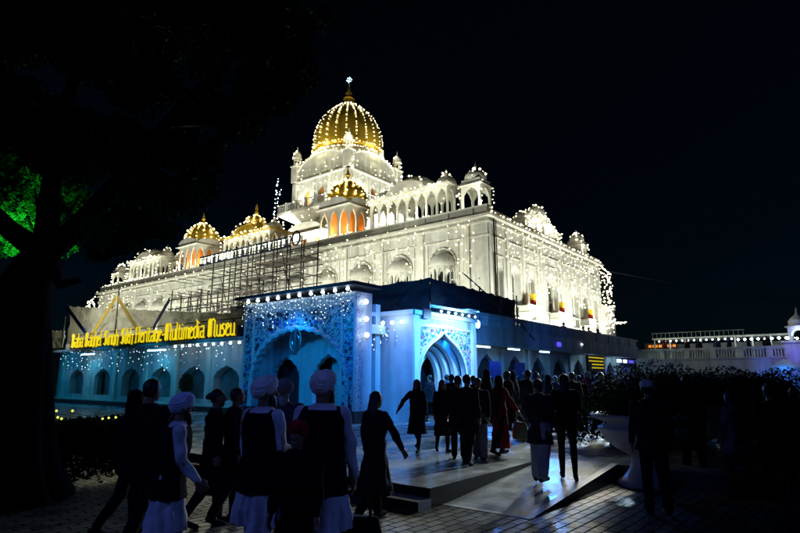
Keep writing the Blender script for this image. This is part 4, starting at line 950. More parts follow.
MB().box(-.03, 0, .07, .3, 5.6, .11).build('batten', M['trim'], tb)
for k in range(3): point((13.85, 20.2+2.0*k, 3.1), 1.6, (.6, .9, 1), .08)
for k, v in enumerate((26.7, 34.4)):
    e = empty('tube_lamp', (14.3, v, 3.1), ['white tube lamp below the middle of the yellow lettered board', 'white tube lamp below the left end of the yellow lettered board'][k], 'lamp')
    MB().box(-.05, -.9, .03, .05, .9, .08).build('fitting', M['trim'], e); b = MB(); b.tube([(0,-.85,0),(0,.85,0)], .035, 8); b.build('tube', M['tube'], e)
    spot((14.2, v, 2.95), (15.2, v, .6), 40, (.03, .5, .85), 150, .3)
begin()
for k in range(36):
    v = 20.5+k*.5
    if 30.5 < v < 31.5: continue
    string([(14.3, v, 3.28), (14.3, v+R.uniform(-.1,.1), 3.28-R.uniform(.4, 1.3))], .24, .026, M['bulbs'], 'fine white LED string hanging below the museum sign board', 'fine LED strings below the sign', .09)
string([(14.3, 20.4, 3.28), (14.3, 38.5, 3.28)], 1, .01, M['bulbs'], '', '')
end('long fine LED curtain hanging below the yellow lettered board', 'led_curtain')

# -------- canvas screens on the terrace
def screen(name, pts, m, label, cat, th=.04, n=(-1,0,0), wav=.06):
    """canvas stretched over a frame: grid between bottom line and top line"""
    (b0, t0), (b1, t1) = pts; b0, t0, b1, t1 = map(Vector, (b0, t0, b1, t1)); b = MB(); NXg, NZg = 36, 8; n = Vector(n)
    for s_ in (0, 1):
        vs = []
        for i in range(NXg+1):
            for j in range(NZg+1):
                p = b0.lerp(b1, i/NXg).lerp(t0.lerp(t1, i/NXg), j/NZg)
                p += n*(wav*noise.noise(Vector((i*.35, j*.6, 3)))*2 + (th if s_ else 0)) - Vector((0,0,1))*(.06*sin(pi*((i/4) % 1)) if j == NZg else 0)
                vs.append(p)
        b.add(vs, [(i*(NZg+1)+j, (i+1)*(NZg+1)+j, (i+1)*(NZg+1)+j+1, i*(NZg+1)+j+1) for i in range(NXg) for j in range(NZg)])
    return b
tp = empty('dark_tarpaulin_screen', (18.6, 13.2, 3.9), 'dark blue tarpaulin screen round the corner of the terrace above the gateways', 'screen')
def K(b, name, m): b.v = [(x-18.6, y-13.2, z-3.9) for x, y, z in b.v]; return b.build(name, m, tp)
K(screen('', [((18.6,13.15,3.9),(18.6,13.15,5.85)),((18.6,27,3.9),(18.6,27,5.75))], None, '', ''), 'left_sheet', M['tarp_dark'])
K(screen('', [((18.6,13.15,3.9),(18.6,13.15,5.85)),((26.2,13.15,3.9),(26.2,13.15,5.75))], None, '', '', n=NY), 'right_sheet', M['tarp_dark'])
for p in ((18.55,13.05),(22.4,13.02),(26.2,13.05),(18.5,18),(18.5,22.5)): b = MB(); b.tube([(p[0],p[1],3.9),(p[0],p[1],5.95)], .035, 6); K(b, 'pole', M['steel'])
b = MB(); b.tube([(18.45,13.5,5.8),(18.45,15.8,4.2)], .025, 5); K(b, 'pole', M['steel'])
b = MB(); b.tube([(20.6, 12.8, 6.3), (26.0, 12.72, 4.4), (27.4, 12.7, 3.7)], .03, 5); tag(b.build('stay_rope', M['wire']), 'dark stay rope slanting down past the end of the tarpaulin', 'rope')
wt = empty('white_canvas_screen', (17, 24, 3.9), 'dirty white canvas screen with blue and yellow ribbons behind the sign', 'screen')
def K2(b, name, m): b.v = [(x-17, y-24, z-3.9) for x, y, z in b.v]; return b.build(name, m, wt)
K2(screen('', [((17,23.0,3.9),(17,23.0,4.9)),((17,32,3.9),(17,32,5.75))], None, '', '', wav=.12), 'canvas', M['tarp_white'])
K2(screen('', [((17,32,3.9),(17,32,5.75)),((17,44.8,3.5),(17,44.8,7.0))], None, '', '', wav=.16), 'canvas', M['tarp_white'])
for v, z in ((45.2,6.2),(37.0,7.7),(50.4,6.9)): b = MB(); b.tube([(16.9,v,3.5),(16.9,v,z)], .05, 6); K2(b, 'pole', M['steel'])
for (a, c_, mm) in (((16.7,44.6,6.9),(16.7,40.2,4.4),'blueribbon'),((16.7,36.9,6.9),(16.7,40.0,4.5),'yelribbon'),((16.7,36.7,6.9),(16.7,33.6,4.6),'yelribbon'),((16.7,30.2,6.2),(16.7,31.8,4.6),'blueribbon')):
    a = Vector(a); c_ = Vector(c_); d = Vector((0,0,.17)); b = MB(); b.poly([a-d, a+d, c_+d, c_-d], NX, .02); K2(b, 'ribbon', M[mm])
sw = empty('side_screen', (17, 45, 0), 'low pale screen wall left of the white canvas, mostly behind the tree', 'screen')
b = screen('', [((17,45.2,3.4),(17,45.2,5.2)),((17,52,3.2),(17,52,5.6))], None, '', '', wav=.1); b.v = [(x-17, y-45, z) for x, y, z in b.v]; b.build('sheet', M['tarp_white'], sw)
MB().box(0.5, .2, 0, 1.5, 20, 3.6).build('wall', M['wallw'], sw)

# -------- scaffolding before the left wall
sf_ = empty('scaffolding', (26, 30, 3.9), 'tall dark steel scaffolding with plank decks against the left wall of the hall', 'scaffolding')
b = MB(); RX = (26.0, 27.6); ys = [29.6+1.55*i for i in range(12)]
def topz(y): return 11.9 if y < 38 else 11.2 if y < 41.5 else 9.0
tubes = []
for x in RX:
    for y in ys: b.tube([(x+R.uniform(-.08,.08), y, 3.9), (x, y, topz(y)+R.uniform(-.3,.5))], .058, 6)
    for k in range(10):
        z = 4.9+.72*k; y1 = max([y for y in ys if topz(y) > z]); b.tube([(x, ys[0]-.5, z+R.uniform(-.1,.1)), (x, y1+.5, z+R.uniform(-.1,.1))], .045, 6)
for y in ys:
    for k in range(5): b.tube([(RX[0]-.4, y, 5.3+1.25*k), (RX[1]+.4, y, 5.3+1.25*k)], .03, 5)
for k in range(9):
    y = ys[k]; s_ = 1 if k % 2 else -1
    b.tube([(RX[0]-.05, y, 5+R.uniform(0,2)), (RX[0]-.05, y+1.9, 8+R.uniform(0,2))][::s_], .035, 6)
b.tube([(RX[0]-.1, ys[0], 5), (RX[0]-.1, ys[1]+.4, 10.6)], .04, 6); b.tube([(RX[0]-.1, ys[2], 4.9), (RX[0]-.1, ys[3]+.6, 10.6)], .04, 6); b.tube([(RX[0]-.1, ys[7]+.8, 4.2), (RX[0]-.1, ys[4], 8.4)], .04, 6)
b.v = [(x-26, y-30, z-3.9) for x, y, z in b.v]; b.build('tubing', M['steel'], sf_)
for k, (y0, y1, z, wd) in enumerate(((29.4,34.8,10.3,1.9),(33.4,36.6,9.3,1.3),(34.6,38,8.3,1.3),(36,39.6,7.2,1.3),(37.4,41.6,6.1,1.3),(38.5,43.2,5.0,1.3),(29.2,32.2,7.6,1.3),(31,35.5,6.0,1.3))):
    d = MB()
    for j in range(4): d.box(RX[0]-.1+j*wd/4, y0+R.uniform(-.2,.2), z, RX[0]-.1+(j+.92)*wd/4, y1+R.uniform(-.2,.2), z+.06)
    d.v = [(x-26, y-30, z_-3.9) for x, y, z_ in d.v]; d.build('plank_deck', M['board'], sf_)
o = MB().box(26.2, 39.6, 6.16, 26.8, 40.3, 6.6).build('cloth_bundle', M['board']); tag(o, 'dark bundle lying on a middle deck of the scaffolding', 'bundle')
# lit lettering board above the scaffolding: unreadable white marks on dark
ms = empty('lit_letter_board', (30.7, 36.5, ZC+.45), 'slanting dark board with blurred white lit letters above the scaffolding', 'sign')
y = 0; b = MB(); bk = MB()
while y < 13.5:
    w_ = R.uniform(.35, .7)
    z = .25+.0*y
    for q_ in range(3):
        yy = y+R.uniform(0, w_*.7); b.box(0, yy, z+R.uniform(0,.2), .05, yy+R.uniform(.06,.14), z+R.uniform(.45,.8))
    b.box(0, y, z+.62, .05, y+w_*.8, z+.7)
    bk.box(.06, y-.05, z-.1, .12, y+w_+.02, z+.9); y += w_+.12
b.build('lettering', M['wled'], ms); bk.build('backing', M['signb'], ms)
b = MB(); b.tube([(0, -.8+.5*cos(a), .8+.6*sin(a)) for a in [i*pi/10 for i in range(21)]], .09, 6); b.build('ring', M['wire'], ms)

# -------- terrace gallery across the far side of the pool
gw = empty('gallery_bridge', (46, 12.9, 0), 'pale balustraded gallery wall running off to the right at terrace height', 'building')
b = MB(); b.box(0, -10.4, 2.0, .5, 0, 3.1); b.box(-.08, -10.4, 3.1, .6, 0, 3.2); b.box(-.05, -10.4, 3.78, .45, 0, 3.92); b.build('wall', M['wallw'], gw)
b = MB()
for i in range(60):
    y = -.2-i*.172
    if i % 10 == 0: b.box(0, y-.16, 3.2, .4, y+.16, 3.78)
    else: b.box(.1, y-.045, 3.2, .22, y+.045, 3.78)
b.build('balustrade', M['trim'], gw)
MB().box(.05, -10.4, 0, .45, 0, 2.0).build('lower_wall', M['wallw'], gw)
MB().box(.6, -10.4, 3.0, 8, 8, 3.1).build('floor', M['wallw'], gw)
for y, e_, c_ in ((11.5, 10, (.7,1,.9)),(8, 9, (.8,1,.9)),(5, 9, (.8,1,.95))): spot((44.2, y, 5.0), (46, y-.5, 3), e_, c_, 120, .3)
spot((44.8, 2.2, 3.6), (46, 3.4, 3), 60, (.15, .12, 1), 130, .2); spot((44.4, 4.2, 1.6), (46, 3.6, 2.4), 60, (.02, .15, 1), 110, .2)
fc = empty('far_canopy', (60, 10, 0), 'far flat roofed walkway hung with a row of white lamps', 'canopy')
b = MB(); b.box(-.5, -6.5, 5.5, 4, 5, 5.62); b.build('roof', M['trim'], fc)
b = MB()
for i in range(9):
    y = -6.3+i*1.4
    b.tube([(0,y,3),(0,y,5.5)], .06, 6)
b.build('post', M['trim'], fc)
b = MB(); b.box(3.6, -6.5, 0, 4, 5, 5.2); b.box(-.2, -7.5, 4.3, 3.6, 5, 4.5); b.build('back_wall', M['wallw'], fc)
b = MB()
for i in range(30):
    y = -6.4+i*.39; b.tube([(-.5,y,5.6),(-.5,y,6.1 if y > -3 else 5.66)], .02, 4)
b.tube([(-.5,-3,6.1),(-.5,5,6.1)], .03, 4); b.build('roof_rail', M['wallw'], fc)
for i in range(22):
    y = -6.6+i*.52; b = MB(); b.bulb((-.6, y, 5.3-(.1 if i < 9 else 0)), .13 if i < 9 else .09); b.build('lamp', M['bulbc'], fc)
for i in range(4): point((59.2, 4+3*i, 4.9), 14, (.8,.95,1), .2)
mn = empty('minaret', (46.6, 2.3, 0), 'small domed turret with a lit blue arch at the right edge of the gallery', 'tower')
b = MB(); b.box(-.7, -.9, 0, .7, .9, 4.6); b.box(-.85, -1.05, 4.6, .85, 1.05, 4.75); b.build('shaft', M['wallw'], mn)
for (o, d, n) in (((-.6,0,0),AY,NX),((0,-.6,0),AX,NY),((.6,0,0),AY,AX),((0,.6,0),AX,AY)):
    MB().arcade(o, d, n, -.6+(.102 if d == AX else 0), .6-(.102 if d == AX else 0), 4.75, 5.8, [(0, arch(.7, 5.2, 5.6, 4.75, 0, 14))], .1).build('arch_panel', M['trim'], mn)
b = MB(); b.lathe([(.8,5.8),(.75,5.88),(.55,5.95),(.58,6.2),(.4,6.5),(.12,6.75),(.05,7.0),(.02,7.3)], (0,0,0), 18); b.build('dome', M['trim'], mn, True)
b = MB(); b.tube([(-.63, .36*cos(a), 5.15+.42*sin(a)) for a in [i*pi/12 for i in range(13)]], .035, 5); b.build('arch_light', M['tube'], mn); mn.scale = (1, 1, .89)
point((45.6, 2.3, 5.0), 14, (.35,.4,1)); point((45.3, 3.0, 5.6), 5, (.5,.6,1))
for i in range(5):
    b = MB(); b.bulb((45.4, 1.4+i*.5, 4.25+.04*i), .1); tag(b.build('globe_lamp', M['bulbc']), 'small white lamp below the turret at the right edge', 'lamp', 'lamps below the turret at the right edge')
ks = empty('lit_canopy_stall', (44.6, 3.2, 0), 'small tented stall glowing bright blue at the right edge', 'stall')
b = MB(); b.add([(-1,-.9,2.4),(1,-.9,2.4),(1,.9,2.4),(-1,.9,2.4),(0,0,3.0)], [(0,1,4),(1,2,4),(2,3,4),(3,0,4)]); b.box(-1,-.9,2.2,1,.9,2.4); b.build('canopy', M['trim'], ks)
b = MB()
for sx, sy in ((-1,-1),(1,-1),(-1,1),(1,1)): b.tube([(sx*.95, sy*.85, 0),(sx*.95, sy*.85, 2.3)], .04, 6)
b.build('post', M['steel'], ks)
point((43.2, 3.2, 2.6), 26, (.02,.2,1)); point((44.6, 3.2, 1.9), 20, (.05,.25,1))
# amber lit row of stalls beyond the terrace end
am = empty('amber_sign', (62, 14.9, 5.0), 'amber lit shop sign glowing beyond the end of the terrace', 'sign')
MB().box(-.1, -1.6, -.3, .1, 1.5, .3).build('board', M['brownwall'], am)
b = MB(); y = -1.5
while y < 1.2: w_ = R.uniform(.1,.3); b.box(-.14, y, -.15, -.101, y+w_, .1); y += w_+.12
b.build('lettering', M['orled'], am)
MB().box(-.05, .6, -5.3, .05, .75, -.3).build('post', M['steel'], am)

# ------------------------------------------------------------------ floodlight on the hall, added lamps at the canvas
for i in range(9):
    v = 20+6.3*i; spot((26.2, v, 4.4), (U0, v, 8.8), 1800 if i == 0 else 2350, WARM, 105, .3)
for i in range(5):
    u = 33+4.6*i; spot((u, 14.6, 4.2), (u, V0, 9.5), 2200, (1, .99, .86), 130, .3)
for v in (19.3, 23.5, 26.5, 30.8, 33.4, 41.8, 45, 48.2, 53, 55.8, 62, 65, 68, 72.3): point((U0+.25, v, ZP+.55), 75, WARM, .1)
for v in (22.5, 27.3, 42.5, 47.3): point((U0-.6, v, ZC+3.4), 40, WARM, .1)
point((U0+.3, 18.0, ZC+2.4), 45, WARM, .1); point((50.8, 17.9, ZC+1.6), 40, WARM, .1); point((40.6, 17.6, ZC+2), 90, WARM, .1); point((44.6, 17.6, ZC+2), 90, WARM, .1)
for (x, y) in ((TX-7.5, TY-4), (TX-7.5, TY+3), (TX-3, TY-8), (TX+4, TY-8)): spot((x, y, ZC+.8), (TX, TY, 23), 8500, WARM, 90, .2)
for a_, b_ in (((32.6, 37.5, 13.9), (41, 42, 24.5)), ((32.6, 50.5, 13.9), (41, 45, 24.5)), ((40, 29.5, 13.6), (44, 39.6, 24.5)), ((50, 29.5, 13.6), (47, 39.6, 24.5))): spot(a_, b_, 3000, WARM, 48, .3)
for (x, y) in ((-5.2,-2.5),(-5.2,2.5),(-2.5,-5.2),(2.5,-5.2)): spot((TX+x, TY+y, 20.5), (TX+x*.75, TY+y*.75, 26), 900, WARM, 110, .1)
for (x, y) in ((-5.0,-5.0),(-5.2,0),(0,-5.2),(-4,4.5),(4.5,-4)): point((TX+x, TY+y, 27.2), 100, (1,.88,.5), .15)
for (y) in (-2.5, 0, 2.5): point((TX-TS+.1-1.2, TY+y, ZC+2.4), 30, (1,.5,.1))
for v in (33, 39.5): point((20.5, v, 5.6), 3500, (1, .97, .85), .3)  # lamps added behind the canvas to brighten it
spot((12.5, 40, 6.5), (17, 37.5, 5.5), 900, (1,.97,.85), 100, .2)  # unseen lamp added in front to light canvas and ribbons

# ------------------------------------------------------------------ blue floods on the gateways, added spots on the court
spot((9, 17.5, 4.5), (14, 16, 2.2), 700, (.004,.32,.95), 100, .2)
spot((13.0, 15.6, 3.9), (15.3, 16.6, 1.5), 190, (.003,.26,1), 130, .2)
for v in (22, 27, 32.5, 37.5): spot((12.2, v, 2.9), (14.9, v, 1.5), 110, CYAN, 120, .3)
spot((14.5, 8.2, 4.6), (17.4, 11.9, 2.6), 2600, (.03,.30,1), 80, .15)
spot((17.9, 10.2, 4.0), (17.9, 12.1, 3.0), 800, (.35,.75,1), 120, .15)
spot((19.5, 9.0, 3.6), (17.6, 12.2, 2.0), 450, (.003,.17,1), 80, .15)
spot((18.4, 12.15, 3.2), (18.9, 13.0, 1), 60, BLUE, 140, .1)
spot((12.0, 10.4, 4.2), (15.7, 12.8, 2.2), 650, (.003,.2,1), 90, .15)
spot((14.9, 11.7, 3.9), (15.7, 12.2, 3.0), 14, (.75,.9,1), 120, .1)
spot((26, 7.5, 3.5), (29, 12.7, 3.4), 150, BLUE, 60, .15)
spot((21, 9.5, 4.5), (15, 8, 0), 260, (.02,.25,1), 110, .25)
spot((27, 8, 6), (13.2, 6.2, 0), 11000, (.62,.82,1), 28, .4)  # unseen pale spots, here and next line, added to brighten the marble
spot((24, 4, 6.5), (10.8, 5.0, 0), 10000, (.9,1,.95), 17, .5)
spot((17, 5.5, 4.5), (7.2, 3.0, 0), 900, (1,.95,.8), 16, .5)  # further unseen spots, added to bring up highlights on the bricks
spot((20, 6.5, 5), (6, 4.4, 0), 1500, (.8,.9,1), 18, .5)
#DETAILS
# ------------------------------------------------------------------ people
def remesh(prims, vox, name, m, parent, fold=0, smooth=True, seed=0):
    """union of closed lofts -> one continuous skin"""
    b = MB()
    for kind, a in prims:
        if kind == 'cap':
            p0, p1, r0, r1 = a[:4]; sx = a[4] if len(a) > 4 else 1
            p0 = Vector(p0); p1 = Vector(p1); d = p1-p0
            if d.length < 1e-5: d = Vector((0,0,1e-3))
            d.normalize(); u = d.orthogonal().normalized(); v = d.cross(u); rings = []
            for i in range(5): t = pi/2*(1-i/4); rings.append((p0-d*r0*sin(t), max(r0*cos(t), 1e-3)))
            for i in range(5): t = pi/2*i/4; rings.append((p1+d*r1*sin(t), max(r1*cos(t), 1e-3)))
            vs = [c+(u*cos(2*pi*k/12)+v*sin(2*pi*k/12))*r for c, r in rings for k in range(12)]; n = len(rings)
        elif kind == 'loft':   # [(centre, rx, ry, rotz)]
            vs = []; n = len(a)
            for q_ in a:
                c, rx, ry = Vector(q_[0]), q_[1], q_[2]; rz = q_[3] if len(q_) > 3 else 0
                for k in range(12):
                    x, y = rx*cos(2*pi*k/12), ry*sin(2*pi*k/12); vs.append(c+Vector((x*cos(rz)-y*sin(rz), x*sin(rz)+y*cos(rz), 0)))
        b.add(vs, [(i*12+k, i*12+(k+1) % 12, (i+1)*12+(k+1) % 12, (i+1)*12+k) for i in range(n-1) for k in range(12)] + [tuple(range(12))[::-1], tuple((n-1)*12+k for k in range(12))])
    me = bpy.data.meshes.new('tmp'); me.from_pydata(b.v, [], b.f); o = bpy.data.objects.new('tmp', me); COL.objects.link(o)
    md = o.modifiers.new('r', 'REMESH'); md.mode = 'VOXEL'; md.voxel_size = vox
    sm = o.modifiers.new('s', 'SMOOTH'); sm.iterations = 2; sm.factor = .5
    dg = bpy.context.evaluated_depsgraph_get(); me2 = bpy.data.meshes.new_from_object(o.evaluated_get(dg)); bpy.data.objects.remove(o); bpy.data.meshes.remove(me)
    if fold:
        for v in me2.vertices:
            c = v.co; a = math.atan2(c.y, c.x); k = max(0, min(1, (1.25-c.z)/.9))
            n = noise.noise(Vector((a*3.2, seed, c.z*1.1)))*fold*k*2.2 + noise.noise(Vector((c.x*7, c.y*7, c.z*9+seed)))*fold*.8
            v.co = (c.x+cos(a)*n, c.y+sin(a)*n, c.z)
    me2.name = name; me2.materials.clear(); me2.materials.append(m)
    for p_ in me2.polygons: p_.use_smooth = True
    o = bpy.data.objects.new(name, me2); COL.objects.link(o); o.parent = parent
    return o
def cl(col, name): 
    k = 'cloth_' + name
    if k not in M: M[k] = mat(k, col, .95, spec=.15, noise_amt=.2, nscale=9, bump=.6)
    return M[k]
SKIN = mat('skin', (.22, .12, .07), .55, noise_amt=.08)
HAIR = mat('black_hair', (.012, .010, .009), .5)
EYEW = mat('eye', (.35, .33, .3), .2)
def limb(a, ang, L, side=0):
    """point L away from a; ang forward (+Y) from straight down, side outward"""
    return Vector(a)+Vector((sin(side)*cos(ang), sin(ang)*cos(side), -cos(ang)*cos(side)))*L
def person(loc, h, face, label, top='coat', legs='trousers', head='hair', col=(.02,.02,.025), lcol=(.009,.009,.011), hcol=(.5,.5,.55), stride=.25, arms=((.1,.2,.15),(-.1,.3,.15)), sleeve=None, vest=None, hem=.55, flare=.24, lean=.0, group=None, fine=False, child=False, beard=False, female=False, bag=None, look=0):
    """face: compass heading in the ground plan (radians) of local +Y"""
    e = empty('person', loc, label, 'person', group, face)
    s = h/1.72; vx = .0105 if fine else .017
    sd = R.random()*50
    hipz = .90; hw = .085
    J = {}
    prim = []
    shw = .185 if not female else .16
    lz = []
    for sg, an in ((-1, stride), (1, -stride)):
        hp = Vector((sg*hw, 0, hipz)); kn = limb(hp, an*.9, .43, sg*.03); bend = .12+max(0, -an)*1.3
        ak = limb(kn, an-bend, .41, sg*.0); lz.append(ak.z); J[sg] = (hp, kn, ak)
    dz = .085-min(lz)
    for sg in (-1, 1): J[sg] = tuple(p+Vector((0,0,dz)) for p in J[sg])
    for sg in (-1, 1):
        hp, kn, ak = J[sg]; pit = 0 if ak.z < .11 else -.5
        toe = ak+Vector((sg*.02, .16*cos(pit), .16*sin(pit)-.045)); heel = ak+Vector((0, -.045, -.045))
        prim += [('cap', (hp, kn, .085, .055)), ('cap', (kn, kn.lerp(ak, .35), .054, .056)), ('cap', (kn.lerp(ak, .35), ak, .056, .036)), ('cap', (heel, toe, .036, .030)), ('cap', (ak, heel.lerp(toe, .4), .036, .038))]
    Z = dz; ly = lean
    pel = Vector((0, 0, hipz+Z)); ch = Vector((0, ly*.6, 1.28+Z)); nk = Vector((0, ly, 1.44+Z)); hd = Vector((0, ly*1.25+.015, 1.575+Z))
    tor = [((0,0,.80+Z),.10,.07),((0,0,.86+Z),.155,.105),((0,0,.95+Z),.165,.11),((0,ly*.3,1.06+Z),.14,.095),((0,ly*.6,1.2+Z),.16,.11),((0,ly*.75,1.32+Z),.175 if not female else .15,.105),((0,ly*.9,1.40+Z),.13,.075),((0,ly,1.45+Z),.055,.05)]
    prim += [('loft', tor), ('cap', ((0,ly*.9,1.40+Z), (0,ly*1.1,1.50+Z), .056, .05))]
    hr = Matrix.Rotation(look, 3, 'Z')
    def hp_(x, y, z): return hd+hr @ Vector((x, y, z))
    prim += [('loft', [(hp_(0,.0,-.115),.02,.02),(hp_(0,.025,-.10),.042,.045),(hp_(0,.012,-.06),.06,.075),(hp_(0,.005,0),.073,.09),(hp_(0,-.005,.05),.075,.094),(hp_(0,-.01,.09),.058,.072),(hp_(0,-.01,.115),.02,.025)]),
             ('cap', (hp_(0,.092,.018), hp_(0,.112,-.022), .010, .016)), ('cap', (hp_(-.03,.085,-.062), hp_(.03,.085,-.062), .012, .012)),
             ('cap', (hp_(-.035,.082,.032), hp_(.035,.082,.032), .012, .012)), ('cap', (hp_(0,.065,-.1), hp_(0,.08,-.09), .02, .015)),
             ('cap', (hp_(-.075,-.005,.02), hp_(-.078,-.01,-.02), .014, .010)), ('cap', (hp_(.075,-.005,.02), hp_(.078,-.01,-.02), .014, .010))]
    armj = []
    for sg, (sw, el, out) in ((-1, arms[0]), (1, arms[1])):
        sh = Vector((sg*shw, ly*.75, 1.37+Z)); eb = limb(sh, sw, .27, sg*out); wr = limb(eb, sw+el, .24, sg*out*.5)
        dr = (wr-eb).normalized(); armj.append((sh, eb, wr, dr))
        sdv = Vector((sg, 0, 0)); fw = dr.cross(sdv).normalized()
        prim += [('cap', (sh, eb, .05, .038)), ('cap', (eb, wr, .038, .026)), ('cap', (wr, wr+dr*.05, .026, .030)), ('cap', (wr+dr*.03-fw*.02, wr+dr*.08-fw*.022, .022, .018)), ('cap', (wr+dr*.03+fw*.02, wr+dr*.08+fw*.022, .022, .018))]
        for k, (o_, L_) in enumerate(((-.034,.062),(-.012,.074),(.011,.070),(.033,.055))):
            a0 = wr+dr*.09+fw*o_; a1 = a0+dr*L_*.55+fw*o_*.25; a2 = a1+dr*L_*.35-sdv*L_*.35
            prim += [('cap', (a0, a1, .0095, .0088)), ('cap', (a1, a2, .0088, .0078))]
        th = wr+dr*.03-fw*.03; prim += [('cap', (th, th+dr*.03-fw*.025, .0125, .011)), ('cap', (th+dr*.03-fw*.025, th+dr*.06-fw*.03-sdv*.01, .011, .009))]
    body = remesh(prim, .0085 if fine else .013, 'body', SKIN, e)
    # clothes
    def T_(g_, z0, z1=1.46):   # torso shell
        return [((c[0], c[1], c[2]), rx+g_, ry+g_) for c, rx, ry in tor if z0+Z-.01 <= c[2] <= z1+Z]
    mid = (J[-1][1]+J[1][1])/2; span = abs(J[-1][1].y-J[1][1].y)/2
    def skirt(hz, fl, g_=.02):
        k = (hipz+Z-hz)/.45; yy = mid.y*k*.7
        return ('loft', [((0,yy,hz), fl, max(fl*.72, .09+span*k*1.15)), ((0,yy*.5,(hz+hipz+Z)/2), (fl+.18)/2, max((fl*.72+.13)/2, .12+span*k*.4)), ((0,0,hipz+Z), .165+g_, .112+g_), ((0,ly*.3,1.06+Z), .14+g_, .095+g_), ((0,ly*.6,1.2+Z), .16+g_, .11+g_)])
    c1 = cl(col, '%02d%02d%02d' % tuple(int(q_*99) for q_ in col))
    sl = []; slc = c1
    for sh, eb, wr, dr in armj: sl += [('cap', (sh, eb, .066, .054)), ('cap', (eb, wr-dr*.01, .054, .043))]
    if legs == 'trousers' or legs == 'loose':
        g_ = .016 if legs == 'trousers' else .045; pr = [('loft', T_(.016, .85, 1.0) if len(T_(.016, .85, 1.0)) > 1 else tor[:3])]
        for sg in (-1, 1):
            hp, kn, ak = J[sg]; pr += [('cap', (hp, kn, .088+g_*.6, .06+g_)), ('cap', (kn, ak+Vector((0,0,.01)), .06+g_, .044+g_*1.1))]
        remesh(pr, vx, 'trousers', cl(lcol, '%02d%02d%02d' % tuple(int(q_*99) for q_ in lcol)), e, .01, seed=sd)
    elif legs == 'leggings':
        pr = []
        for sg in (-1, 1):
            hp, kn, ak = J[sg]; pr += [('cap', (hp, kn, .092, .06)), ('cap', (kn, kn.lerp(ak,.35), .059, .061)), ('cap', (kn.lerp(ak,.35), ak, .061, .042))]
        remesh(pr, vx*.8, 'leggings', cl(lcol, '%02d%02d%02d' % tuple(int(q_*99) for q_ in lcol)), e, seed=sd)
    pr = [skirt(hem+Z*0, flare), ('loft', T_(.026, .85))] + sl
    remesh(pr, vx, 'kurta' if top == 'kurta' else 'coat' if top == 'coat' else 'dress', c1, e, .034 if hem < .75 else .018, seed=sd)
    if vest:
        remesh([('loft', [((0,0,.74+Z),.235,.185),((0,0,.84+Z),.22,.165)] + T_(.05, .9, 1.42)), ('cap', ((-.15,ly*.75,1.36+Z), (.15,ly*.75,1.36+Z), .07, .07))], vx, 'vest', cl(vest, '%02d%02d%02d' % tuple(int(q_*99) for q_ in vest)), e, .003, seed=sd)
    for sg in (-1, 1):
        hp, kn, ak = J[sg]; pit = 0 if ak.z < .11 else -.5
        toe = ak+Vector((sg*.02, .17*cos(pit), .17*sin(pit)-.045)); heel = ak+Vector((0, -.05, -.045))
        remesh([('cap', (heel, toe, .042, .036)), ('cap', (ak-Vector((0,0,.01)), heel.lerp(toe, .35), .042, .042))], .011, 'shoe', cl((.015,.015,.018), 'shoe'), e)
    if head == 'turban':
        b = MB(); n1, n2 = 64, 44; vs = []
        for i in range(n2+1):
            ph = pi*i/n2
            for k in range(n1):
                th = 2*pi*k/n1; x, y, z = sin(ph)*cos(th), sin(ph)*sin(th), cos(ph)
                q_ = (z*.9-.35*y+.75*abs(x+.08*sin(sd)))*3.4+sd+.25*noise.noise(Vector((x*2+sd, y*2, z*2))); fr_ = q_ % 1
                bump = 1+.085*min(1, fr_*1.25)*(1 if fr_ < .86 else (1-fr_)/.14)-.03*noise.noise(Vector((x*3+sd, y*3, z*3)))
                wz = 1+.10*z if z > 0 else 1-.06*abs(z)
                vs.append(hp_(x*.096*bump*wz, (y*.116-.012)*bump*wz, z*(.100 if z > 0 else .098)*bump+.046+y*.028))
        b.add(vs, [(i*n1+k, (i+1)*n1+k, (i+1)*n1+(k+1) % n1, i*n1+(k+1) % n1) for i in range(n2) for k in range(n1)])
        b.build('turban', cl(hcol, 'turban%02d%02d%02d' % tuple(int(q_*99) for q_ in hcol)), e, True)
    elif head == 'cap':
        b = MB(); b.lathe([(.088,.0),(.098,.03),(.092,.07),(.06,.098),(.01,.108)], tuple(hd+Vector((0,-.008,.03))), 22, sy=1.15)
        b.build('cap', cl(hcol, 'cap'), e, True)
    if head in ('hair', 'long', 'bun', 'cap'):
        pr = [('loft', [(hp_(0,-.045,-.06),.05,.035),(hp_(0,-.03,-.02),.078,.062),(hp_(0,-.02,.03),.086,.085),(hp_(0,-.012,.07),.082,.088),(hp_(0,-.01,.105),.055,.062),(hp_(0,-.01,.125),.015,.02)])]
        if head == 'long': pr += [('loft', [(hp_(0,-.085,-.34),.05,.02),(hp_(0,-.09,-.28),.085,.035),(hp_(0,-.08,-.12),.088,.042),(hp_(0,-.045,.0),.08,.055),(hp_(0,-.02,.05),.07,.06)])]
        if head == 'bun': pr += [('cap', (hp_(0,-.10,.03), hp_(0,-.12,.02), .045, .04))]
        if head != 'cap': remesh(pr, .011, 'hair', HAIR, e, seed=sd)
        else: remesh(pr[:1], .011, 'hair', HAIR, e)
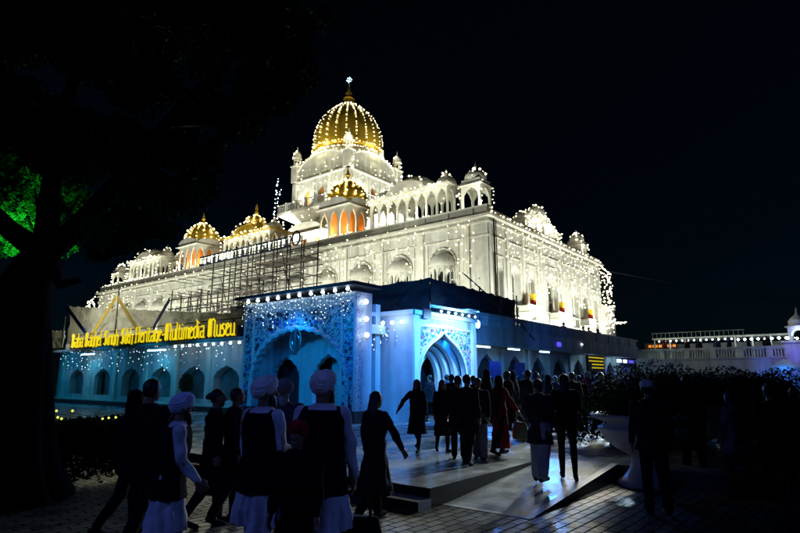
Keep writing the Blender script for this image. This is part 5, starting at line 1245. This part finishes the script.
    if head == 'shawl':
        pr = [('loft', [(hp_(0,-.02,-.30),.20,.14),(hp_(0,-.02,-.20),.13,.11),(hp_(0,-.03,-.08),.10,.09),(hp_(0,-.025,.0),.095,.095),(hp_(0,-.02,.06),.092,.10),(hp_(0,-.02,.11),.06,.07),(hp_(0,-.02,.13),.02,.02)]), ('loft', [((0,-.12,.75+Z),.12,.03),((0,-.13,1.0+Z),.15,.04),((0,-.08,1.25+Z),.17,.06),((0,-.03,1.38+Z),.12,.09)])]
        c = remesh(pr, .014, 'shawl', cl(hcol, 'shawl%02d%02d%02d' % tuple(int(q_*99) for q_ in hcol)), e, .01, seed=sd)
    if beard: remesh([('loft', [(hp_(0,.06,-.20),.015,.012),(hp_(0,.065,-.15),.045,.035),(hp_(0,.05,-.10),.062,.052),(hp_(0,.035,-.055),.07,.06),(hp_(0,.02,-.02),.072,.05)])], .010, 'beard', HAIR if beard is True else cl((.3,.3,.3), 'greybeard'), e)
    if fine:
        for sx in (-1, 1):
            b = MB(); b.lathe([(.001,-.011),(.008,-.008),(.011,0),(.008,.008),(.001,.011)], tuple(hp_(sx*.03, .083, .008)), 10); b.build('eye', EYEW, e, True)
    e.scale = (s, s, s)
    return e, [e.matrix_basis, armj, Z, s]
def head_to(px_from, toward_cam=None): pass
FWD = rad(YAW)   # heading helpers: local +Y turned by rz; world angle of view axis from +Y is -(90-YAW)
def heading(deg):
    """deg: 0 = walking away from the camera, 90 = to the right in the picture, 180 = toward the camera, -90 = to the left"""
    return rad(YAW-90) - rad(deg)
def bag_at(pinfo, loc, face, side, drop, w_, hh, d_, col, label, cat='bag', name='handbag', scale=1, round_=False):
    _, armj, Z, s = pinfo; sh, eb, wr, dr = armj[0 if side < 0 else 1]
    p = Matrix.Rotation(face, 3, 'Z') @ ((wr+dr*.12)*s); base = Vector(loc)+p
    e = empty(name, base, label, cat, None, face)
    rings = []
    pr = [('loft', [((0,0,-drop-hh), w_*.42, d_*.40), ((0,0,-drop-hh+.02), w_*.5, d_*.5), ((0,0,-drop-hh*.5), w_*.52, d_*.52), ((0,0,-drop-.01), w_*.42, d_*.3), ((0,0,-drop), w_*.38, d_*.2)])]
    remesh(pr, .014, 'pouch', cl(col, 'bag%02d%02d%02d' % tuple(int(q_*99) for q_ in col)), e, .01)
    for sy in (-1, 1):
        b = MB(); b.tube([(w_*.28*cos(a), sy*d_*.12, -drop+(drop)*sin(a)*1.0) for a in [i*pi/12 for i in range(13)]], .009, 6); b.build('strap', cl(col, 'bag%02d%02d%02d' % tuple(int(q_*99) for q_ in col)), e, True)
    return e
W1 = (.62,.62,.68)
def P_(px, d, h, deg, label, z=0.0, **kw):
    loc = at(px, 440, d, z); f = heading(deg); e, info = person(loc, h, f, label, **kw); info = (None, info[1], info[2], info[3]); return loc, f, info
# foreground, on the brick paving
P_(172, 5.3, 1.60, 62, 'turbaned man in dark vest and pale tunic walking right, leftmost', top='kurta', legs='loose', head='turban', col=W1, lcol=W1, hcol=(.66,.68,.85), vest=(.006,.006,.007), stride=.22, arms=((-.1,.35,.1),(.12,.55,.12)), hem=.48, flare=.27, beard=True, fine=True, lean=.05)
P_(262, 5.2, 1.75, 35, 'turbaned man in dark vest and pale tunic seen from behind, middle one', top='kurta', legs='loose', head='turban', col=W1, lcol=W1, hcol=(.78,.78,.78), vest=(.006,.006,.007), stride=.16, arms=((.0,.3,.1),(.15,1.1,.12)), hem=.50, flare=.24, beard=True, fine=True, look=-.5)
l3, f3, i3 = P_(322, 5.0, 1.80, 10, 'tall turbaned man in dark vest carrying a large black bag', top='kurta', legs='loose', head='turban', col=W1, lcol=W1, hcol=(.8,.74,.74), vest=(.006,.006,.007), stride=.2, arms=((-.1,.3,.12),(.10,.10,.16)), hem=.5, flare=.26, beard=True, fine=True, look=-.5)
bag_at(i3, l3, f3, 1, .2, .52, .50, .22, (.01,.01,.012), 'large black bag with looped handles hanging from the hand of the tall turbaned man', name='black_bag')
P_(298, 4.6, 1.40, 190, 'child in a red head wrap and dark jacket facing the camera', top='coat', legs='trousers', head='turban', col=(.007,.007,.009), lcol=(.10,.10,.16), hcol=(.35,.02,.03), stride=.05, hem=.66, flare=.2, fine=True)
P_(147, 6.0, 1.75, 20, 'dark silhouetted man close behind the leftmost turbaned man', col=(.006,.006,.007), stride=.2, hem=.7)
P_(132, 6.8, 1.62, 60, 'dark figure half hidden at far left behind the silhouetted man', col=(.006,.006,.007), stride=.2, hem=.7, head='shawl', hcol=(.006,.006,.007), female=True)
P_(214, 7.2, 1.62, 70, 'woman in dark clothes between two turbaned men, left one of the pair', col=(.006,.006,.007), stride=.2, head='bun', hem=.4, female=True)
P_(234, 7.4, 1.63, 60, 'woman in dark clothes between two turbaned men, right one of the pair', col=(.015,.012,.015), stride=.15, head='hair', hem=.5, female=True)
P_(283, 6.9, 1.72, 185, 'bearded man in grey turban facing the camera', top='kurta', head='turban', col=(.05,.05,.07), hcol=(.22,.20,.26), stride=.05, beard='grey', fine=True)
l7, f7, i7 = P_(375, 7.4, 1.60, 40, 'long haired woman in a dark shawl with a bag before the steps', top='dress', legs='trousers', col=(.013,.012,.015), head='long', stride=.28, hem=.35, flare=.27, female=True, arms=((.1,.2,.25),(.35,.1,.5)), fine=True)
bag_at(i7, l7, f7, -1, .16, .34, .3, .14, (.02,.015,.015), 'dark shoulder bag hanging beside the long haired woman')
# on the marble floor
P_(417, 12.0, 1.48, 200, 'woman in a dark dress walking with one arm held out to the side', GS, top='dress', col=(.02,.013,.012), head='shawl', hcol=(.02,.013,.012), stride=.32, hem=.42, flare=.24, female=True, arms=((.1,.1,.2),(.25,.3,.75)), legs='leggings')
P_(443, 12.0, 1.45, 170, 'shorter woman in black beside the woman with the outstretched arm', GS, top='dress', col=(.013,.012,.014), head='shawl', hcol=(.013,.012,.014), stride=.15, hem=.38, flare=.24, female=True, legs='leggings')
P_(459, 10.9, 1.54, 10, 'broad man in a black coat, left of the dark trio before the floral gateway', GS, col=(.013,.013,.015), hem=.62, stride=.1)
P_(468, 10.3, 1.56, 30, 'man in black, nearest of the dark trio before the floral gateway', GS, col=(.012,.012,.014), hem=.6, stride=.15)
P_(479, 10.8, 1.50, 200, 'figure in grey trousers, right of the dark trio before the floral gateway', GS, col=(.02,.02,.022), lcol=(.13,.13,.14), hem=.75, legs='loose', stride=.12)
l11, f11, i11 = P_(501, 11.6, 1.55, 60, 'woman in a dark red sari carrying a pale cloth bag', GS, top='dress', col=(.14,.012,.02), head='shawl', hcol=(.03,.012,.015), stride=.2, hem=.14, flare=.22, female=True, arms=((0,.2,.1),(.45,.1,.35)))
bag_at(i11, l11, f11, 1, .14, .40, .34, .18, (.12,.12,.10), 'pale cloth bag carried by the woman in the red sari')
P_(540, 9.2, 1.58, 40, 'person in a long dark coat and loose pale trousers on the ramp', .16, col=(.018,.018,.022), lcol=(.26,.26,.30), hem=.62, legs='loose', stride=.1, arms=((.1,.4,.1),(.1,.4,.1)))
P_(567, 9.4, 1.64, 15, 'person in a dark jacket and tight black leggings at the top of the ramp', .18, col=(.02,.02,.02), lcol=(.012,.012,.014), hem=.80, flare=.2, legs='leggings', stride=.12, head='long', female=True, arms=((.2,1.2,.25),(.2,1.2,.25)))
# right, in the dark by the urns
P_(652, 7.8, 1.72, 15, 'man in a white skull cap and dark clothes before the nearest stone urn', head='cap', hcol=(.62,.62,.66), col=(.02,.02,.024), hem=.8, stride=.1, fine=True, look=-.6)
P_(692, 10.2, 1.78, 0, 'tall dark figure between the two stone urns', col=(.012,.012,.014), hem=.5, stride=.1)
P_(735, 9.4, 1.55, -20, 'figure in a pale grey shawl at the right of the urns', col=(.16,.18,.20), lcol=(.03,.03,.03), hem=.6, head='shawl', hcol=(.05,.05,.06), stride=.2, female=True)
P_(775, 8.6, 1.66, 10, 'dark figure near the right edge in front of the hedge', col=(.012,.012,.014), hem=.6, stride=.15)
# farther people: six models copied with their parts
proto = []
kinds = [dict(col=(.014,.013,.016), hem=.7, stride=.2), dict(top='dress', col=(.02,.012,.03), hem=.35, head='shawl', hcol=(.02,.02,.04), female=True, stride=.15),
         dict(top='kurta', col=(.03,.04,.10), hem=.5, head='hair', stride=.2), dict(col=(.03,.03,.035), hem=.75, lcol=(.05,.05,.06), stride=.25, head='hair'),
         dict(top='dress', col=(.30,.03,.05), hem=.3, head='shawl', hcol=(.05,.01,.02), female=True, stride=.1), dict(col=(.05,.05,.06), hem=.62, head='turban', hcol=(.04,.08,.25), stride=.15)]
knd = ['in a dark coat', 'in a dark dress and shawl', 'in a blue grey tunic', 'in a grey jacket', 'in a pink red dress', 'in a dark coat and blue turban']
far = [(487,15,1,'right behind the dark trio'),(491,20,2,'at the gateway edge behind the trio'),(513,17,1,'between the sari woman and the ramp'),(519,21,2,'before the first blue counter panel'),(526,18,0,'before the second blue counter panel'),(533,22,3,'half hidden behind the long coated person'),
       (549,16,1,'seen between the two people on the ramp'),(556,20,2,'far behind the leggings wearer'),(580,17,0,'just right of the leggings wearer'),(589,22,4,'standing under the terrace beyond the ramp'),(598,19,3,'left of the urn foliage'),(606,23,0,'under the terrace left of the urn bush'),(612,18,1,'against the urn bush'),
       (447,19,2,'in the mouth of the floral gateway'),(430,20,0,'at the dark doorway inside the floral gateway'),
       (745,13,0,'in the dark crowd at right, leftmost'),(757,12,3,'in the dark crowd at right, second from left'),(768,13.5,1,'in the dark crowd at right, middle'),(786,12,5,'in the crowd at right'),(795,11,0,'in the dark crowd at the right edge'),(722,14,1,'behind the bush right of the urns'),(708,15,3,'behind the bush between the urns'),(452,16,0,'half seen behind the shorter woman in black'),(474,15,3,'peering between the dark trio'),(508,14.5,0,'just behind the woman in the red sari'),(516,24,4,'at the first doorway under the terrace'),(529,14,3,'beside the long coated person, left of the ramp top'),(537,19,1,'before the third blue counter panel'),(543,25,0,'at the second doorway under the terrace'),(560,25,2,'at the third doorway under the terrace'),(573,15,3,'behind the elbow of the leggings wearer'),(583,26,1,'below the violet oval sign'),(595,27,0,'below the yellow lined sign'),(602,15,0,'in front of the leftmost shrub')]
for px, d, k, wh in far:
    loc = at(px, 400, d, GS if px < 640 else .26 if d > 15 else 0)
    lab = 'distant person ' + knd[k] + ' ' + wh; sc_h = R.uniform(1.55, 1.72)
    while len(proto) <= k: proto.append(None)
    if proto[k] is None:
        e, _ = person(loc, sc_h, heading(R.uniform(0, 360)), lab, group='people farther off', **kinds[k]); proto[k] = e
    else:
        e = copy_tree(proto[k]); e.location = loc; e.rotation_euler.z = heading(R.uniform(0, 360)); e['label'] = lab; e.scale = [sc_h/1.72]*3
# people on the terrace and gallery
for px, py, k, lab, z in ((571,331,0,'lone dark figure on the terrace below the middle balcony',4),(587,336,3,'person on the terrace behind the balustrade, left of three by the hall end',4),(591,337,0,'person on the terrace behind the balustrade, middle of three by the hall end',4),(598,338,1,'person on the terrace behind the balustrade, right of three by the hall end',4)):
    # terrace line about 1 m behind the balustrade
    u = {571:33.6, 587:37.0, 591:38.0, 598:39.8}[px]
    e = copy_tree(proto[k]); e.location = (u, 13.6, 3.9-.35); e.rotation_euler.z = heading(R.uniform(0,360)); e['label'] = lab; e['group'] = 'people on the terrace'; e.scale = [.95]*3
for y, k, lab in ((11.0,4,'red dressed person on the gallery by the corner of the terrace'),(9.4,3,'person on the gallery second from the terrace corner'),(8.6,0,'dark person on the gallery third from the terrace corner'),(7.4,2,'bluish person on the gallery midway'),(6.6,5,'turbaned person on the gallery midway'),(5.4,1,'shawled person on the gallery toward its right half'),(4.3,0,'dark person on the gallery near the turret')):
    e = copy_tree(proto[k]); e.location = (47.2, y, 3.1); e.rotation_euler.z = heading(R.uniform(0,360)); e['label'] = lab; e['group'] = 'people on the gallery'; e.scale = [.92]*3

# ------------------------------------------------------------------ stone urns with bushes
def leaves(n, centre_fn, size, rng, b, up=.0):
    vs = b.v; fs = b.f; ms = b.m
    for _ in range(n):
        c = centre_fn(); a = Vector((rng.gauss(0,1), rng.gauss(0,1), rng.gauss(0,1))).normalized(); t = a.orthogonal().normalized(); t = Matrix.Rotation(rng.uniform(0, 2*pi), 3, a) @ t
        s_ = size*rng.uniform(.6, 1.4); q_ = a.cross(t); k = len(vs)
        vs += [tuple(c-t*s_), tuple(c+q_*s_*.38-t*s_*.1+a*s_*.1), tuple(c+t*s_), tuple(c-q_*s_*.38-t*s_*.1+a*s_*.1)]
        fs += [(k, k+1, k+2), (k, k+2, k+3)]; ms += [b.mi]*2
def blob_fn(blobs, rng, shell=.35):
    tot = [r[0]*r[1]*r[2] for _, r in blobs]
    def f():
        c, r = rng.choices(blobs, tot)[0]; v = Vector((rng.gauss(0,1), rng.gauss(0,1), rng.gauss(0,1))).normalized()*(rng.random()**shell)
        return Vector((c[0]+v.x*r[0], c[1]+v.y*r[1], c[2]+v.z*r[2]))
    return f
UR = [(.52,0),(.55,.04),(.55,.10),(.48,.13),(.40,.2),(.30,.34),(.25,.5),(.27,.58),(.36,.64),(.62,.78),(.80,.96),(.86,1.08),(.88,1.16),(.80,1.18),(.74,1.22),(.80,1.28),(1.0,1.34),(1.03,1.39),(1.0,1.43),(.86,1.42),(.80,1.3),(.05,1.28)]
for k, (px, d, sc_, lab) in enumerate(((643, 9.7, .80, 'big pale stone urn nearest the ramp, planted with a dark bush'), (694, 11.6, .84, 'second stone urn farther right, dim blue, planted with a dark bush'), (746, 13.0, .84, 'third stone urn at right, almost lost in the dark, with a dark bush'))):
    loc = at(px, 440, d); e = empty('planter_urn', loc, lab, 'planter', 'stone urns with bushes')
    b = MB(); b.lathe([(r*sc_, z*sc_*1.02) for r, z in UR], (0,0,0), 40); b.build('urn', M['urn'], e, True)
    pb = empty('bush', loc+Vector((0,0,1.28*sc_)), 'dark leafy bush growing in the ' + ('nearest', 'second', 'third')[k] + ' stone urn', 'bush', 'bushes in the stone urns')
    rg_ = random.Random(40+k); bl = [((rg_.uniform(-.5,.5), rg_.uniform(-.5,.5), rg_.uniform(.15,.45)), (rg_.uniform(.4,.65), rg_.uniform(.4,.65), rg_.uniform(.25,.4))) for _ in range(7)]
    b = MB(); leaves(9000, blob_fn(bl, rg_), .034, rg_, b); b.build('foliage', M['leafd'], pb)
    b = MB()
    for j in range(9): b.tube([(0,0,-.05), (rg_.uniform(-.3,.3), rg_.uniform(-.3,.3), .3), (rg_.uniform(-.7,.7), rg_.uniform(-.7,.7), .6)], .02, 5, .006)
    b.build('stem', M['bark'], pb)
rg_ = random.Random(5); b = MB(); leaves(1500, blob_fn([((0,0,1.5),(.3,.3,.5))], rg_), .05, rg_, b); b.build('foliage', M['leafd'], ps)
b = MB(); b.lathe([(.16,0),(.24,.4),(.26,.44),(.2,.44)], (0,0,0), 16); b.build('pot', M['stepdark'], ps, True); b = MB(); b.tube([(0,0,.4),(0,0,1.3)], .03, 6); b.build('stem', M['bark'], ps)
# hedge row behind the urns
for k, (px, d, w_, h_) in enumerate(((612,13,1.2,1.75),(640,13.5,1.5,2.1),(672,14,1.6,2.2),(705,14,1.6,2.2),(735,13,1.4,2.1),(765,12,1.3,1.95),(795,11.5,1.4,2.0))):
    loc = at(px, 420, d); rg_ = random.Random(70+k)
    e = empty('shrub', loc, 'dark rounded shrub behind the urns, ' + ('leftmost of the row','second of the row from the left','third of the row from the left','middle of the row, behind the second urn','third of the row from the right','second of the row from the right','rightmost of the row at the picture edge')[k], 'shrub', 'shrubs behind the urns')
    bl = [((rg_.uniform(-.5,.5)*w_, rg_.uniform(-.5,.5)*w_, h_*rg_.uniform(.3,.78)), (w_*.38, w_*.38, h_*.22)) for _ in range(8)]
    b = MB(); leaves(7500, blob_fn(bl, rg_), .042, rg_, b); b.build('foliage', M['leafd'], e)
    b = MB()
    for j in range(6): b.tube([(0,0,0), (rg_.uniform(-.2,.2), rg_.uniform(-.2,.2), h_*.4), (rg_.uniform(-.5,.5), rg_.uniform(-.5,.5), h_*.8)], .03, 5, .01)
    b.build('stem', M['bark'], e)
# fairy lit hedge at the left
hg = empty('hedge', at(60, 430, 9.5), 'low dark hedge at the left with tiny yellow green fairy lights', 'hedge')
rg_ = random.Random(9); A = Vector((0,0,0)); dl = (at(165, 430, 11.2)-at(60,430,9.5)); dl0 = (at(-60, 430, 8.2)-at(60,430,9.5))
def hf():
    t = rg_.uniform(-1, 1); base = (dl if t > 0 else dl0)*abs(t); n = noise.noise(Vector((t*5, 1, 2)))*.12
    return base+Vector((rg_.uniform(-.4,.4), rg_.uniform(-.4,.4), (.05+rg_.random()**.6*1.0)*(1+n)))
b = MB(); leaves(16000, hf, .05, rg_, b); b.build('foliage', M['leafd'], hg)
fr_ = MB(); fr_.mi = 1; base = hg.location
pp = []
for px, dy in ((2,.0),(30,.03),(34,.10),(38,-.02),(40,.05),(46,.12),(58,.06),(62,.04),(103,.0),(109,.01),(116,.02),(56,.16),(72,.16)):
    q_ = at(px, 415, 9.1 if px < 90 else 9.7); fr_.bulb((q_.x-base.x, q_.y-base.y, 1.08+dy), .022); pp.append((q_.x-base.x, q_.y-base.y, 1.04+dy))
pp.sort(key=lambda q_: -q_[1]); fr_.mi = 0; fr_.tube(pp, .006, 3)
for k in range(len(fr_.v)): pass
fl_ = fr_.build('light_string', [M['wire'], M['greenb']], None, False, base); tag(fl_, 'tiny yellow green fairy lights strung through the low hedge at left', 'string lights')

# ------------------------------------------------------------------ big tree at the left
tl = at(14, 420, 8.6); rt = random.Random(3)
tree = empty('leaning_tree', tl, 'huge dark tree at the left edge overhanging the scene, partly lit green', 'tree')
def loc_of(px, y, d):
    p = rad(PITCH); a = (px-400)/FPX; b_ = (266.5-y)/FPX; fx = cos(p)-b_*sin(p); up = sin(p)+b_*cos(p); r = a/fx*d; yw = rad(YAW)
    return Vector((r*sin(yw)+d*cos(yw), -r*cos(yw)+d*sin(yw), CAM_Z+up/fx*d)) - tl
b = MB()
T0 = [Vector((0,0,-.05)), Vector((.02,.0,.8)), loc_of(20, 330, 8.6), loc_of(28, 280, 8.6), loc_of(45, 255, 8.5)]
b.tube([T0[0], T0[1], T0[2], T0[3], T0[4]], .52, 14, .30)
for a in range(9): b.tube([T0[0]+Vector((cos(a*.7)*.75, sin(a*.7)*.75, 0)), T0[0]+Vector((cos(a*.7)*.5, sin(a*.7)*.5, .45)), T0[1]+Vector((cos(a*.7)*.36, sin(a*.7)*.36, .3)), T0[2]+Vector((cos(a*.7+.3)*.28, sin(a*.7+.3)*.28, 0)), T0[3]+Vector((cos(a*.7+.6)*.2, sin(a*.7+.6)*.2, 0))], .24, 8, .12)
br = [[T0[4], loc_of(80,225,8.2), loc_of(120,180,7.6), loc_of(170,120,7.0), loc_of(230,60,6.4)],
      [T0[4], loc_of(50,200,8.8), loc_of(60,120,8.8), loc_of(90,40,8.2), loc_of(140,-40,7.6)],
      [T0[4], loc_of(10,230,8.4), loc_of(-40,180,8), loc_of(-90,90,7.4)],
      [loc_of(50,262,8.5), loc_of(60,285,8.3), loc_of(80,280,8.2)],
      [loc_of(80,225,8.2), loc_of(130,215,8.8), loc_of(180,190,9.2)],
      [loc_of(120,180,7.6), loc_of(150,200,7.4), loc_of(190,170,7.2)], [loc_of(170,120,7.0), loc_of(230,120,6.6), loc_of(290,90,6.2)]]
b.build('trunk', M['bark'], tree, True)
for k, P in enumerate(br):
    b = MB(); b.tube(P, .20 if k < 3 else .10, 9, .04); b.build('limb', M['bark'], tree, True)
# crown: overlapping clumps through a volume some 4 m deep
bl = []
outline = [(-40,30,95),(40,30,95),(120,25,90),(190,35,80),(255,30,62),(290,55,40),(305,20,42),(0,120,90),(70,120,85),(140,105,75),(200,95,55),(245,95,38),(275,110,22),(292,88,26),(-30,200,80),(30,205,55),(80,185,60),(130,170,55),(175,150,45),(205,160,28),(150,215,38),(180,195,30),(105,225,45),(60,240,40),(125,240,20),(228,135,18),(258,132,8),(200,175,34),(225,110,35),(165,195,38),(130,235,26),(100,245,22),(215,195,16),(240,125,25),(190,210,20),(270,80,40),(300,50,34),(150,180,50)]
for px, y, r in outline:
    for j in range(4):
        d = rt.uniform(6.4, 10.0); rr = r*rt.uniform(.35, .62); q_ = rt.uniform(0, 2*pi); k_ = rt.random()**.5*(r-rr)*1.05
        if px < 90 and 165 < y < 260 and d < 9.4: d = rt.uniform(9.8, 11)
        c = loc_of(px+k_*cos(q_), y+k_*sin(q_), d); R_ = rr*d/FPX
        bl.append((c, (R_*1.05, R_*1.05, R_*.8)))
bl.sort(key=lambda q_: q_[0][1])
n_ = 5
for k in range(n_):
    b = MB(); sub = bl[k::n_]
    fn = blob_fn([(c, r) for c, r in sub], rt, .45)
    leaves(24000, fn, .06, rt, b)
    b.build('foliage', M['leaf'], tree)
# drooping sprigs at the crown's edge
b = MB()
for px, y in ((322,100),(312,118),(290,128),(262,135),(240,150),(225,175),(205,205),(180,228),(150,240),(320,60),(300,112),(276,128)):
    a0 = loc_of(px-14, y-34, rt.uniform(6.2,7.6)); 
    for j in range(5):
        a1 = a0+Vector((rt.uniform(-.2,.2), rt.uniform(-.2,.2), rt.uniform(-.45,-.05))); b.tube([a0, a1], .006, 3)
        leaves(26, lambda: a0.lerp(a1, rt.random())+Vector((rt.gauss(0,.05), rt.gauss(0,.05), rt.gauss(0,.04))), .07, rt, b)
b.build('sprig', M['leaf'], tree)
# green floodlight strapped to the fork
gf = loc_of(42, 246, 8.9)+tl
ge = empty('green_flood_lamp', gf, 'small lamp in the fork of the tree washing the leaves green', 'lamp')
MB().box(-.09,-.09,-.16,.09,.09,-.02).build('housing', M['steel'], ge)
M['greenlens'] = mat('green_lamp_lens', (.1,1,.2), emit=(.05,1,.15), es=3)
MB().box(-.07,-.07,-.02,.07,.07,0).build('lens', M['greenlens'], ge)
def gpt(px, y, d, e_): 
    p = loc_of(px, y, d)+tl; return point(tuple(p), e_, (.03,1,.10), .08)
for px, y, tx, ty, e_ in ((20, 262, 20, 222, 300), (48, 258, 55, 225, 170), (5, 255, 5, 205, 190), (36, 262, 40, 190, 200)):
    spot(tuple(loc_of(px, y, 9.15)+tl), tuple(loc_of(tx, ty, 10.8)+tl), e_, (.03,1,.12), 85, .1)
bb = []
for px, y, r in ((0,215,38),(25,225,32),(50,215,30),(15,190,30),(62,238,22),(40,185,26),(5,245,16),(75,200,22),(20,160,24)):
    for j in range(3): bb.append((loc_of(px+rt.uniform(-10,10), y+rt.uniform(-8,8), rt.uniform(9.9,11.9)), (r*.011, r*.011, r*.010)))
b = MB(); leaves(15000, blob_fn(bb, rt, .5), .045, rt, b); b.build('foliage', M['leaf'], tree)
b = MB()
for px, y in ((34,185),(60,180),(80,195),(10,180)): b.tube([loc_of(45,262,9.2), loc_of((45+px)/2, (255+y)/2, 9.6), loc_of(px, y, 9.8)], .05, 6, .015)
b.build('limb', M['bark'], tree, True)
# blue wash on the walkers from a coloured lamp behind the camera, and the glow on the paving
spot((-2.5, 6.0, 5.0), (3.4, 4.6, 1.1), 210, (.12,.21,1), 70, .3)
spot((3.5, -2.5, 5), (5.0, 3.6, 1.1), 160, (.13,.24,1), 60, .3)
